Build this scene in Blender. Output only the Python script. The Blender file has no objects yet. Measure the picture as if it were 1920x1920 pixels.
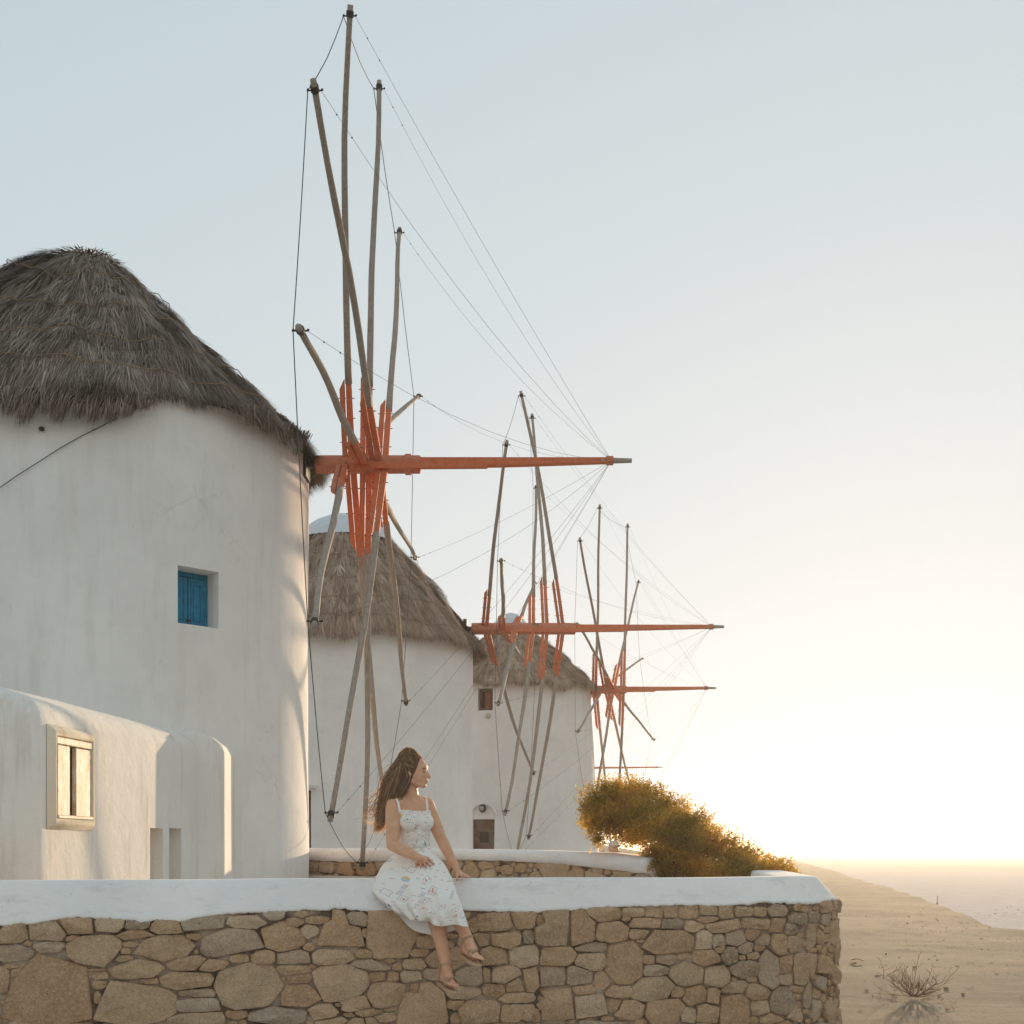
import bpy, bmesh, math, random
import numpy as np
from mathutils import Vector, Matrix, noise as mnoise

random.seed(7)
rng = np.random.default_rng(11)
SC = bpy.context.scene
COL = SC.collection

# ------------------------------------------------------------------ camera
F = 2300.0          # focal length in photograph pixels (photograph 1920 wide)
HOR = 1595.0        # horizon row of the photograph
EYE = 1.6
cam_d = bpy.data.cameras.new('camera')
cam = bpy.data.objects.new('camera', cam_d)
COL.objects.link(cam)
cam.location = (0, 0, EYE)
cam.rotation_euler = (math.radians(90), 0, 0)
cam_d.sensor_width = 36.0
cam_d.lens = 36.0 * F / 1920.0
cam_d.shift_y = (HOR - 960.0) / 1920.0
cam_d.clip_start = 0.1
cam_d.clip_end = 12000
SC.camera = cam

# ------------------------------------------------------------------ sky, sun, exposure
SUN_AZ = math.radians(18.5)     # to the right of the viewing direction
SUN_EL = math.radians(5.0)
world = bpy.data.worlds.new('World')
SC.world = world
world.use_nodes = True
wn, wl = world.node_tree.nodes, world.node_tree.links
wn.clear()
w_out = wn.new('ShaderNodeOutputWorld')
w_bg = wn.new('ShaderNodeBackground')
w_sky = wn.new('ShaderNodeTexSky')
w_sky.sky_type = 'NISHITA'
w_sky.sun_disc = False
w_sky.sun_elevation = SUN_EL
w_sky.sun_rotation = SUN_AZ
w_sky.altitude = 0
w_sky.air_density = 1.0
w_sky.dust_density = 0.6
w_sky.ozone_density = 1.0
w_hsv = wn.new('ShaderNodeHueSaturation')
w_hsv.inputs['Saturation'].default_value = SKY_SAT = 0.46
w_gain = wn.new('ShaderNodeVectorMath'); w_gain.operation = 'SCALE'
w_gain.inputs['Scale'].default_value = SKY_GAIN = 1.0
w_den = wn.new('ShaderNodeVectorMath'); w_den.operation = 'ADD'
w_den.inputs[1].default_value = (SKY_K := (0.86, 0.60, 0.48))
w_div = wn.new('ShaderNodeVectorMath'); w_div.operation = 'DIVIDE'
w_tint = wn.new('ShaderNodeVectorMath'); w_tint.operation = 'MULTIPLY'
w_tint.inputs[1].default_value = (7.35, 7.35, 7.25)
wl.new(w_sky.outputs[0], w_hsv.inputs['Color'])
wl.new(w_hsv.outputs[0], w_gain.inputs[0])
wl.new(w_gain.outputs[0], w_den.inputs[0])
wl.new(w_gain.outputs[0], w_div.inputs[0])
wl.new(w_den.outputs[0], w_div.inputs[1])
wl.new(w_div.outputs[0], w_tint.inputs[0])
wl.new(w_tint.outputs[0], w_bg.inputs['Color'])
w_bg.inputs['Strength'].default_value = 0.1
wl.new(w_bg.outputs[0], w_out.inputs[0])

sun_d = bpy.data.lights.new('sun', 'SUN')
sun_d.energy = 5.0
sun_d.angle = math.radians(0.8)
sun_d.color = (1.0, 0.74, 0.47)
sun = bpy.data.objects.new('sun', sun_d)
COL.objects.link(sun)
sv = Vector((math.sin(SUN_AZ) * math.cos(SUN_EL), math.cos(SUN_AZ) * math.cos(SUN_EL), math.sin(SUN_EL)))
sun.rotation_euler = sv.to_track_quat('Z', 'Y').to_euler()
sun.location = (20, 50, 20)

SC.view_settings.view_transform = 'Standard'
SC.view_settings.look = 'None'
SC.view_settings.exposure = 0.26
SC.view_settings.gamma = 1.0
SC.view_settings.use_curve_mapping = False
SC.render.engine = 'CYCLES'
SC.cycles.use_denoising = True
SC.cycles.denoising_prefilter = 'ACCURATE'
SC.cycles.max_bounces = 8
SC.cycles.transparent_max_bounces = 8

# ------------------------------------------------------------------ helpers
def P(px, py, d):
    """point seen at photograph pixel (px,py) at distance d in front of the camera plane"""
    return Vector(((px - 960.0) / F * d, d, EYE + (HOR - py) / F * d))

def PX(x, y):
    return 960.0 + F * x / y

def tag(o, label=None, cat=None, group=None, kind=None):
    if label: o['label'] = label
    if cat: o['category'] = cat
    if group: o['group'] = group
    if kind: o['kind'] = kind
    return o

def empty(name, loc=(0, 0, 0), label=None, cat=None, group=None):
    o = bpy.data.objects.new(name, None)
    o.empty_display_size = 0.2
    COL.objects.link(o)
    o.location = loc
    bpy.context.view_layer.update()
    return tag(o, label, cat, group)

def link(name, me, mat=None, parent=None):
    o = bpy.data.objects.new(name, me)
    COL.objects.link(o)
    if mat is not None and len(me.materials) == 0:
        me.materials.append(mat)
    if parent is not None:
        o.parent = parent
        base = parent
        loc = Vector((0, 0, 0))
        while base is not None:
            loc += Vector(base.location); base = base.parent
        o.location = -loc          # meshes are written in world coordinates
    return o

def mesh_np(name, verts, faces, smooth=True, attr=None, uv=None):
    """faces: list of index tuples or an (n,k) array"""
    me = bpy.data.meshes.new(name)
    verts = np.asarray(verts, dtype=np.float32)
    if isinstance(faces, np.ndarray):
        n, k = faces.shape
        me.vertices.add(len(verts)); me.vertices.foreach_set('co', verts.ravel())
        me.loops.add(n * k); me.loops.foreach_set('vertex_index', faces.astype(np.int32).ravel())
        me.polygons.add(n); me.polygons.foreach_set('loop_start', np.arange(0, n * k, k, dtype=np.int32))
        me.update(calc_edges=True)
    else:
        me.from_pydata(verts.tolist(), [], faces)
    if smooth:
        me.polygons.foreach_set('use_smooth', np.ones(len(me.polygons), dtype=bool))
    if attr is not None:
        for k, v in attr.items():
            a = me.attributes.new(k, 'FLOAT', 'POINT')
            a.data.foreach_set('value', np.asarray(v, dtype=np.float32))
    if uv is not None:
        l = me.uv_layers.new(name='UVMap')
        vi = np.empty(len(me.loops), dtype=np.int32); me.loops.foreach_get('vertex_index', vi)
        l.data.foreach_set('uv', np.asarray(uv, dtype=np.float32)[vi].ravel())
    me.validate(); me.update()
    return me

def frames(pts):
    pts = [Vector(p) for p in pts]
    T = []
    for i in range(len(pts)):
        a = pts[max(i - 1, 0)]; b = pts[min(i + 1, len(pts) - 1)]
        T.append((b - a).normalized())
    up = Vector((0, 0, 1)) if abs(T[0].z) < 0.9 else Vector((0, 1, 0))
    N = (up - T[0] * up.dot(T[0])).normalized()
    out = []
    for t in T:
        N = (N - t * N.dot(t))
        if N.length < 1e-6: N = t.orthogonal()
        N.normalize()
        out.append((t, N, t.cross(N)))
    return pts, out

class MB:
    """collects shapes, becomes one mesh"""
    def __init__(self):
        self.v = []; self.f = []
    def tube(self, pts, rad, n=8, cap=True, sq=None, jit=0.0):
        pts, fr = frames(pts)
        if not hasattr(rad, '__len__'): rad = [rad] * len(pts)
        b = len(self.v)
        for p, (t, N, B), r in zip(pts, fr, rad):
            for k in range(n):
                a = 2 * math.pi * (k + .5) / n
                rr = r * (1 + (random.uniform(-jit, jit) if jit else 0))
                self.v.append(p + N * (math.cos(a) * rr) + B * (math.sin(a) * rr))
        m = len(pts)
        for i in range(m - 1):
            for k in range(n):
                self.f.append((b + i * n + k, b + i * n + (k + 1) % n, b + (i + 1) * n + (k + 1) % n, b + (i + 1) * n + k))
        if cap:
            self.f.append(tuple(b + k for k in reversed(range(n))))
            self.f.append(tuple(b + (m - 1) * n + k for k in range(n)))
        return self
    def beam(self, pts, w, h, side=None, taper=1.0):
        """rectangular bar along pts; side: direction of the width"""
        pts = [Vector(p) for p in pts]; m = len(pts); b = len(self.v)
        for i, p in enumerate(pts):
            a = pts[max(i - 1, 0)]; c = pts[min(i + 1, m - 1)]
            t = (c - a).normalized()
            s = Vector(side if side is not None else (1, 0, 0)); s = (s - t * s.dot(t)).normalized()
            u = t.cross(s)
            k = 1 + (taper - 1) * i / max(1, m - 1)
            for sx, sy in ((-1, -1), (1, -1), (1, 1), (-1, 1)):
                self.v.append(p + s * (sx * w * .5 * k) + u * (sy * h * .5 * k))
        for i in range(m - 1):
            for k in range(4):
                self.f.append((b + i * 4 + k, b + i * 4 + (k + 1) % 4, b + (i + 1) * 4 + (k + 1) % 4, b + (i + 1) * 4 + k))
        self.f.append((b + 3, b + 2, b + 1, b)); e = b + (m - 1) * 4
        self.f.append((e, e + 1, e + 2, e + 3))
        return self
    def box(self, c, ax, ay, az):
        """centre and three half-axis vectors"""
        c, ax, ay, az = Vector(c), Vector(ax), Vector(ay), Vector(az)
        if ax.cross(ay).dot(az) < 0: ax = -ax
        b = len(self.v)
        for sz in (-1, 1):
            for sx, sy in ((-1, -1), (1, -1), (1, 1), (-1, 1)):
                self.v.append(c + ax * sx + ay * sy + az * sz)
        for q in ((0, 3, 2, 1), (4, 5, 6, 7), (0, 1, 5, 4), (1, 2, 6, 5), (2, 3, 7, 6), (3, 0, 4, 7)):
            self.f.append(tuple(b + i for i in q))
        return self
    def ball(self, c, rx, ry=None, rz=None, nu=12, nv=8, M=None):
        ry = rx if ry is None else ry; rz = rx if rz is None else rz
        c = Vector(c); b = len(self.v)
        for j in range(1, nv):
            th = math.pi * j / nv
            for i in range(nu):
                ph = 2 * math.pi * i / nu
                q = Vector((rx * math.sin(th) * math.cos(ph), ry * math.sin(th) * math.sin(ph), rz * math.cos(th)))
                if M is not None: q = M @ q
                self.v.append(c + q)
        qt = Vector((0, 0, rz)); qb = Vector((0, 0, -rz))
        if M is not None: qt, qb = M @ qt, M @ qb
        self.v.append(c + qt); self.v.append(c + qb)
        t, bo = len(self.v) - 2, len(self.v) - 1
        for j in range(nv - 2):
            for i in range(nu):
                self.f.append((b + j * nu + i, b + (j + 1) * nu + i, b + (j + 1) * nu + (i + 1) % nu, b + j * nu + (i + 1) % nu))
        for i in range(nu):
            self.f.append((t, b + i, b + (i + 1) % nu))
            self.f.append((bo, b + (nv - 2) * nu + (i + 1) % nu, b + (nv - 2) * nu + i))
        return self
    def capsule(self, a, c, ra, rc, n=14):
        """round-ended tapered limb"""
        a, c = Vector(a), Vector(c); t = (c - a).normalized()
        pts, rad = [], []
        for k in range(1, 5):
            al = math.pi / 2 * k / 4
            pts.append(a - t * (ra * math.cos(al))); rad.append(max(ra * math.sin(al), 1e-4))
        for k in range(3, -1, -1):
            al = math.pi / 2 * k / 4
            if k == 0:
                pts.append(c + t * rc); rad.append(1e-4)
            else:
                pts.append(c + t * (rc * math.cos(al))); rad.append(rc * math.sin(al))
        pts.insert(4, c); rad.insert(4, rc)
        return self.tube(pts, rad, n)
    def build(self, name, mat=None, parent=None, smooth=False):
        me = mesh_np(name, [tuple(v) for v in self.v], self.f, smooth)
        return link(name, me, mat, parent)
    def data(self, name, smooth=False):
        return mesh_np(name, [tuple(v) for v in self.v], self.f, smooth)

def evaluated(o):
    bpy.context.view_layer.update()
    dg = bpy.context.evaluated_depsgraph_get()
    return bpy.data.meshes.new_from_object(o.evaluated_get(dg))

def boolean_cut(me, cutters):
    o = bpy.data.objects.new('tmp', me); COL.objects.link(o)
    cs = []
    for c in cutters:
        co = bpy.data.objects.new('tmpc', c); COL.objects.link(co); cs.append(co)
        m = o.modifiers.new('b', 'BOOLEAN'); m.operation = 'DIFFERENCE'; m.object = co; m.solver = 'EXACT'
    r = evaluated(o)
    for x in [o] + cs: bpy.data.objects.remove(x)
    return r

def remeshed(me, voxel, smooth_it=4, fac=0.5):
    o = bpy.data.objects.new('tmp', me); COL.objects.link(o)
    m = o.modifiers.new('r', 'REMESH'); m.mode = 'VOXEL'; m.voxel_size = voxel; m.use_smooth_shade = True
    s = o.modifiers.new('s', 'SMOOTH'); s.factor = fac; s.iterations = smooth_it
    r = evaluated(o)
    bpy.data.objects.remove(o)
    r.polygons.foreach_set('use_smooth', np.ones(len(r.polygons), dtype=bool))
    return r

def bevelled(me, w=0.004, seg=1, angle=40):
    o = bpy.data.objects.new('tmp', me); COL.objects.link(o)
    m = o.modifiers.new('b', 'BEVEL'); m.width = w; m.segments = seg; m.limit_method = 'ANGLE'; m.angle_limit = math.radians(angle)
    r = evaluated(o)
    bpy.data.objects.remove(o)
    return r

def smooth_by_angle(me, deg=35):
    me.polygons.foreach_set('use_smooth', np.ones(len(me.polygons), dtype=bool))
    bm = bmesh.new(); bm.from_mesh(me)
    for e in bm.edges:
        if len(e.link_faces) == 2 and e.calc_face_angle(0) > math.radians(deg): e.smooth = False
    bm.to_mesh(me); bm.free()
    return me

# ------------------------------------------------------------------ materials
class Mat:
    def __init__(self, name, rough=0.8, spec=0.3):
        self.m = bpy.data.materials.new(name); self.m.use_nodes = True
        self.nt = self.m.node_tree; self.n = self.nt.nodes; self.l = self.nt.links
        self.n.clear()
        self.out = self.n.new('ShaderNodeOutputMaterial')
        self.b = self.n.new('ShaderNodeBsdfPrincipled')
        self.b.inputs['Roughness'].default_value = rough
        self.b.inputs['Specular IOR Level'].default_value = spec
        self.l.new(self.b.outputs[0], self.out.inputs[0])
        self._tc = None
    def node(self, t, **kw):
        x = self.n.new(t)
        for k, v in kw.items(): setattr(x, k, v)
        return x
    def co(self, which='Object', scale=(1, 1, 1), rot=(0, 0, 0), loc=(0, 0, 0)):
        if self._tc is None: self._tc = self.n.new('ShaderNodeTexCoord')
        mp = self.n.new('ShaderNodeMapping')
        mp.inputs['Scale'].default_value = scale; mp.inputs['Rotation'].default_value = rot; mp.inputs['Location'].default_value = loc
        self.l.new(self._tc.outputs[which], mp.inputs[0])
        return mp.outputs[0]
    def noise(self, scale, detail=4, rough=.55, vec=None, dist=0.0):
        x = self.n.new('ShaderNodeTexNoise')
        x.inputs['Scale'].default_value = scale; x.inputs['Detail'].default_value = detail
        x.inputs['Roughness'].default_value = rough; x.inputs['Distortion'].default_value = dist
        if vec is None: vec = self.co()
        self.l.new(vec, x.inputs['Vector'])
        return x.outputs['Fac']
    def vor(self, scale, vec=None, feature='F1', metric='EUCLIDEAN', rnd=1.0):
        x = self.n.new('ShaderNodeTexVoronoi'); x.feature = feature
        if feature != 'DISTANCE_TO_EDGE': x.distance = metric
        x.inputs['Scale'].default_value = scale; x.inputs['Randomness'].default_value = rnd
        if vec is None: vec = self.co()
        self.l.new(vec, x.inputs['Vector'])
        return x
    def ramp(self, fac, stops, interp='LINEAR'):
        r = self.n.new('ShaderNodeValToRGB'); r.color_ramp.interpolation = interp
        e = r.color_ramp.elements
        while len(e) < len(stops): e.new(0.5)
        for q, (p, c) in zip(e, stops):
            q.position = p
            q.color = (c, c, c, 1) if not hasattr(c, '__len__') else tuple(c) + (1,)
        self.l.new(fac, r.inputs[0])
        return r.outputs[0]
    def mix(self, fac, a, b, mode='MIX'):
        x = self.n.new('ShaderNodeMix'); x.data_type = 'RGBA'; x.blend_type = mode
        self._set(x.inputs[0], fac); self._set(x.inputs[6], a); self._set(x.inputs[7], b)
        return x.outputs[2]
    def _set(self, sock, v):
        if isinstance(v, (int, float)): sock.default_value = v
        elif isinstance(v, (tuple, list)): sock.default_value = tuple(v) + (1,) if len(v) == 3 else v
        else: self.l.new(v, sock)
    def math(self, op, a, b=0.0, c=None):
        x = self.n.new('ShaderNodeMath'); x.operation = op
        self._set(x.inputs[0], a); self._set(x.inputs[1], b)
        if c is not None: self._set(x.inputs[2], c)
        return x.outputs[0]
    def attr(self, name):
        x = self.n.new('ShaderNodeAttribute'); x.attribute_name = name
        return x
    def col(self, c): self._set(self.b.inputs['Base Color'], c); return self
    def rough(self, r): self._set(self.b.inputs['Roughness'], r); return self
    def bump(self, h, strength=0.3, dist=0.01):
        x = self.n.new('ShaderNodeBump'); x.inputs['Strength'].default_value = strength; x.inputs['Distance'].default_value = dist
        self.l.new(h, x.inputs['Height']); self.l.new(x.outputs[0], self.b.inputs['Normal'])
        return self
    def objrand(self):
        x = self.n.new('ShaderNodeObjectInfo'); return x.outputs['Random']

def plaster(name, base=(.90, .84, .78), stain=(.55, .45, .36), amt=.35, streak=True, fine=60, bstr=.35):
    M = Mat(name, .92, .15)
    big = M.noise(1.1, 5, .6)
    c = M.mix(M.ramp(big, [(.35, 0), (.75, 1)]), base, tuple(x * .88 for x in base))
    c = M.mix(M.math('MULTIPLY', M.ramp(M.noise(5.5, 6, .7), [(.5, 0), (.66, 1)]), .30), c, tuple(x * .84 for x in base))
    if streak:
        st = M.noise(1.0, 6, .65, M.co('Object', (7, 7, .7)))
        c = M.mix(M.math('MULTIPLY', M.ramp(st, [(.52, 0), (.72, 1)]), amt), c, stain)
        mr = M.noise(14, 3, .7, M.co('Object', (1, 1, .45)))
        c = M.mix(M.math('MULTIPLY', M.ramp(mr, [(.70, 0), (.745, 1)]), .45), c, stain)
    if not streak:      # scuffs and grime on the cap
        sf = M.noise(3.0, 7, .8, M.co('Object', (1.0, 1.0, 3.5)))
        c = M.mix(M.math('MULTIPLY', M.ramp(sf, [(.53, 0), (.63, 1)]), .38), c, (.62, .58, .54))
        dk = M.noise(17, 5, .75)
        c = M.mix(M.math('MULTIPLY', M.ramp(dk, [(.64, 0), (.69, 1)]), .45), c, (.42, .36, .31))
    wv = M.noise(1.7, 3, .5)
    vx = M.node('ShaderNodeVectorMath', operation='ADD'); M.l.new(M.co(), vx.inputs[0])
    cb = M.node('ShaderNodeCombineXYZ'); M._set(cb.inputs[0], wv); M._set(cb.inputs[1], M.noise(2.3, 3, .5)); M._set(cb.inputs[2], wv); M.l.new(cb.outputs[0], vx.inputs[1])
    ck = M.vor(.9, vx.outputs[0], 'DISTANCE_TO_EDGE').outputs['Distance']
    ckm = M.math('MULTIPLY', M.math('LESS_THAN', ck, .0045), M.math('GREATER_THAN', M.noise(.8, 2, .5), .54))
    c = M.mix(M.math('MULTIPLY', ckm, .22 if streak else 0.0), c, stain)
    ch = M.ramp(M.noise(24, 5, .8), [(.66, 0), (.70, 1)])
    c = M.mix(M.math('MULTIPLY', ch, .22), c, stain)
    M.col(c)
    h1 = M.noise(fine, 5, .7); h2 = M.noise(4.5, 4, .6)
    M.bump(M.math('ADD', M.math('MULTIPLY', h1, .35), M.math('MULTIPLY', h2, 1.4)), bstr, .012)
    return M.m

def wood(name, a=(.25, .185, .135), b=(.44, .37, .31), scale=1.0):
    M = Mat(name, .85, .2)
    g = M.noise(9, 6, .7, M.co('Object', (6 * scale, 6 * scale, .9)), .6)
    p = M.noise(1.6, 4, .6)
    c = M.mix(M.ramp(g, [(.33, 0), (.66, 1)]), a, b)
    c = M.mix(M.math('MULTIPLY', M.ramp(p, [(.45, 0), (.7, 1)]), .5), c, (.38, .35, .33))
    M.col(c); M.bump(g, .5, .006)
    return M.m

def red_paint(name, base=(.80, .18, .065), wear=.5):
    M = Mat(name, .75, .25)
    g = M.noise(6, 6, .7, M.co('Object', (3, 3, 3)), .4)
    f = M.noise(30, 5, .75)
    c = M.mix(M.ramp(g, [(.3, 0), (.7, 1)]), tuple(x * .72 for x in base), base)
    c = M.mix(M.math('MULTIPLY', M.ramp(M.math('ADD', M.math('MULTIPLY', g, .6), M.math('MULTIPLY', f, .5)), [(.58, 0), (.66, 1)]), wear), c, (.42, .27, .22))
    c = M.mix(M.math('MULTIPLY', M.ramp(M.noise(3.3, 5, .7), [(.60, 0), (.70, 1)]), wear), c, (.07, .035, .025))
    c = M.mix(M.math('MULTIPLY', M.objrand(), .45), c, M.mix(1.0, c, (.80, .95, 1.1), 'MULTIPLY'))
    c = M.mix(M.math('MULTIPLY', M.ramp(M.noise(2.0, 5, .65, M.co('Object', (1, 1, 1), (0, 0, 0), (4, 2, 1))), [(.45, 0), (.7, 1)]), .35), c, (.55, .22, .13))
    M.col(c); M.bump(M.math('ADD', f, g), .6, .006)
    return M.m

def flat(name, c, rough=.7, spec=.3, var=.15, scale=12, bump=.15):
    M = Mat(name, rough, spec)
    n = M.noise(scale, 4, .6)
    M.col(M.mix(M.ramp(n, [(.35, 0), (.7, 1)]), tuple(x * (1 - var) for x in c), tuple(min(1, x * (1 + var * .5)) for x in c)))
    if bump: M.bump(n, bump, .005)
    return M.m

M_PLASTER = plaster('whitewashed plaster', amt=.22)
M_PLASTER2 = plaster('whitewash of the far mills', (.90, .84, .785), amt=.15)
M_HOUSE = plaster('stained whitewash', (.88, .815, .735), (.50, .38, .27), .5, True, 45, .55)
M_CAP = plaster('smooth lime cap', (.95, .875, .815), (.50, .45, .41), .10, False, 30, .9)
M_WOOD = wood('weathered pole wood')
M_RED = red_paint('worn red paint')
M_REDS = red_paint('scuffed red paint', (.74, .21, .095), .8)
M_ROPE = flat('rope and wire', (.11, .13, .12), .8, .2, .3, 40)
M_IRON = flat('dark iron', (.045, .035, .03), .6, .4, .3, 30)
M_BLUE = flat('blue shutter paint', (.014, .23, .38), .6, .3, .25, 18)
M_BROWN = wood('brown door wood', (.10, .045, .025), (.16, .075, .045))
M_PALECAP = flat('pale roof cap', (.66, .68, .70), .8, .2, .08, 6)
# ================================================================== SETTING
def ground_material():
    M = Mat('sandy earth', .95, .1)
    n = M.noise(.5, 6, .65); f = M.noise(3.2, 8, .78, M.co('Object', (.45, 1.0, 1)))
    s = M.noise(26, 4, .7, M.co('Object', (1.0, .5, 1)))
    c = M.mix(M.ramp(n, [(.35, 0), (.7, 1)]), (.155, .128, .09), (.225, .185, .135))
    c = M.mix(M.math('MULTIPLY', M.ramp(f, [(.47, 0), (.62, 1)]), .75), c, (.17, .12, .08))
    c = M.mix(M.math('MULTIPLY', M.ramp(s, [(.62, 0), (.7, 1)]), .6), c, (.11, .08, .06))
    M.col(c); M.bump(M.math('ADD', f, M.math('MULTIPLY', s, .6)), .6, .04)
    return M.m
M_EARTH = ground_material()

def sea_material():
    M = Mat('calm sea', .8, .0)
    M.col(M.mix(M.ramp(M.noise(.55, 5, .7, M.co('Object', (.35, 1, 1))), [(.42, 0), (.6, 1)]), (.52, .42, .37), (.72, .60, .54)))  # matte water: reflected sky and ripple tones are put into the colour
    a = M.noise(.32, 4, .6, M.co('Object', (1, .5, 1))); b = M.noise(1.7, 4, .65, M.co('Object', (1, .4, 1)))
    M.bump(M.math('ADD', a, M.math('MULTIPLY', b, .5)), .9, .6)
    return M.m

def poly_sheet(name, pts, z, mat, kind='structure', sub=0):
    bm = bmesh.new()
    vs = [bm.verts.new((x, y, z)) for x, y in pts]
    bm.faces.new(vs)
    bmesh.ops.triangulate(bm, faces=bm.faces[:])
    me = bpy.data.meshes.new(name); bm.to_mesh(me); bm.free()
    o = link(name, me, mat); tag(o, kind=kind)
    return o

shore = [(400, -60), (60, -20), (30, 4), (20, 12.5), (14.5, 19), (10.0, 25.4), (11.4, 31), (13.0, 37.9), (14.6, 45), (16.6, 54.9), (20.0, 72), (25.5, 96.8), (34, 140), (58, 260)]
# lower land: a gently rolling sheet cut along the shore
def ground_h(x, y):
    return 0.05 * mnoise.noise(Vector((x * .35, y * .35, 0))) + .02 * mnoise.noise(Vector((x * 1.3, y * 2.6, 3)))
def land():
    xs = np.concatenate([np.linspace(-400, -20, 20), np.linspace(-18, 36, 110), np.linspace(40, 400, 12)])
    ys = np.concatenate([np.linspace(-60, 4, 12), np.linspace(5, 60, 120), np.linspace(63, 260, 50)])
    sx = np.array([p[0] for p in shore][::-1]); sy = np.array([p[1] for p in shore][::-1])
    V = []; Fc = []
    o = np.argsort(sy[::-1])
    ss = sorted([(y, x) for x, y in shore])
    yy = [a for a, b in ss]; xx = [b for a, b in ss]
    for y in ys:
        xe = np.interp(y, yy, xx)
        lo = -400.0
        t = np.concatenate([np.linspace(0, .9, 20) ** 1, np.linspace(.905, 1.0, 70)])
        for k, q in enumerate(t):
            # dense near the shore end
            x = xe - (xe - lo) * (1 - q) ** 1.6 if q < 1 else xe
            h = 0.05 * mnoise.noise(Vector((x * .35, y * .35, 0))) + .02 * mnoise.noise(Vector((x * 1.3, y * 2.6, 3)))
            V.append((x, y, h))
        V.append((xe + .5, y, -.35)); V.append((xe + 2.2, y, -1.6))
    n = 92
    for j in range(len(ys) - 1):
        for i in range(n - 1):
            a = j * n + i
            Fc.append((a, a + 1, a + n + 1, a + n))
    me = mesh_np('ground', V, np.array(Fc), True)
    return tag(link('ground', me, M_EARTH), kind='structure')
land()

def sea():
    M = sea_material()
    V = [(-4000, -300, -1.2), (6000, -300, -1.2), (6000, 9000, -1.2), (-4000, 9000, -1.2)]
    return tag(link('sea', mesh_np('sea', V, [(0, 1, 2, 3)], False), M), kind='structure')
sea()

# water with painted sky sheen by the shore, sky reflection put into its colour
def surf():
    M = Mat('water with painted sky sheen', .8, .0)
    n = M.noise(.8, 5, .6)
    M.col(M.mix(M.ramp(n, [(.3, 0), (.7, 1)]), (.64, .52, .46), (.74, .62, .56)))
    M.bump(n, .15, .05)
    ss = sorted([(y, x) for x, y in shore])
    V = []; Fc = []
    for k in range(160):
        y = -20 + 240 * k / 159
        x = np.interp(y, [a for a, b in ss], [b for a, b in ss])
        w = (8 + .12 * max(y, 0)) * min(1, (225 - y) / 60) + 2.2 * mnoise.noise(Vector((y * .09, 1, 0)))
        V += [(x - 1, y, -1.17), (x + w * .6, y, -1.165), (x + w + 3, y, -1.197)]
    for k in range(159):
        for i in range(2):
            a = 3 * k + i; Fc.append((a, a + 1, a + 4, a + 3))
    return tag(link('sheen_water', mesh_np('sheen_water', V, Fc, True), M.m), kind='structure')
surf()

# unseen pale lane added to bounce light up onto the stone wall
def bounce_lane():
    M = Mat('pale flagstones with white joints', .9, .15)
    v = M.vor(1.6, None, 'DISTANCE_TO_EDGE')
    n = M.noise(9, 5, .7)
    c = M.mix(M.ramp(n, [(.3, 0), (.7, 1)]), (.60, .55, .48), (.72, .665, .59))
    c = M.mix(M.ramp(v.outputs['Distance'], [(.03, 1), (.05, 0)]), c, (.84, .82, .78))
    M.col(c); M.bump(n, .4, .01)
    V = []; Fc = []
    for k in range(40):
        x = -14 + 15.6 * k / 39; yw = 7.43 + .2063 * (x + 3.15)
        for q in range(12): V.append((x, -9 + (yw + 8.6) * q / 11, .075 + .004 * mnoise.noise(Vector((x * 2, q, 0)))))
    for k in range(39):
        for q in range(11):
            a = k * 12 + q; Fc.append((a, a + 12, a + 13, a + 1))
    return tag(link('bounce_lane', mesh_np('bounce_lane', V, Fc, True), M.m), kind='structure')
bounce_lane()

# raised terrace the mills stand on
TZ = 1.30
def terrace():
    out = [(-40, 8.6), (-3.1, 8.75), (-.3, 9.2), (1.0, 9.6), (2.0, 10.2), (1.9, 12), (1.25, 13.5), (1.0, 18), (1.5, 24), (2.9, 31), (4.5, 45), (6.5, 66), (7, 80), (-60, 90)]
    low = [(-40, 8.6), (-3.1, 8.75), (-.3, 9.2), (1.0, 9.6), (2.0, 10.2), (1.9, 12), (1.25, 13.5), (1.0, 14), (-9, 17), (-40, 20)]
    V = []; Fc = []
    def prism(poly, z0, z1):
        b = len(V); n = len(poly)
        for x, y in poly: V.append((x, y, z1))
        for x, y in poly: V.append((x * 1.0, y, z0))
        Fc.append(tuple(range(b, b + n)))
        for k in range(n):
            Fc.append((b + k, b + n + k, b + n + (k + 1) % n, b + (k + 1) % n))
    prism(low, -.2, .86)
    prism([(-40, 17.5), (-9, 16.6), (-2.9, 14.9), (.4, 12.6), (.9, 12.9), (.95, 18), (1.35, 24), (2.8, 31), (3.6, 45), (4.0, 66), (4.0, 80), (-60, 90)], -.2, TZ)
    return tag(link('terrace', mesh_np('terrace', V, Fc, False), flat('pale worn paving', (.66, .61, .55), .95, .1, .15, 3)), kind='structure')
terrace()

# a low sunlit rise behind the mills
def far_hill():
    V = []; Fc = []
    for j in range(14):
        for i in range(40):
            x = -60 + 78 * i / 39; y = 95 + 60 * j / 13
            h = 4.2 * math.exp(-((x + 8) / 24) ** 2 - ((y - 125) / 20) ** 2) + .6 * mnoise.noise(Vector((x * .1, y * .1, 0)))
            V.append((x, y, h - .3))
    for j in range(13):
        for i in range(39):
            a = j * 40 + i; Fc.append((a, a + 1, a + 41, a + 40))
    return tag(link('hill', mesh_np('hill', V, Fc, True), M_EARTH), kind='structure')
far_hill()

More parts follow.
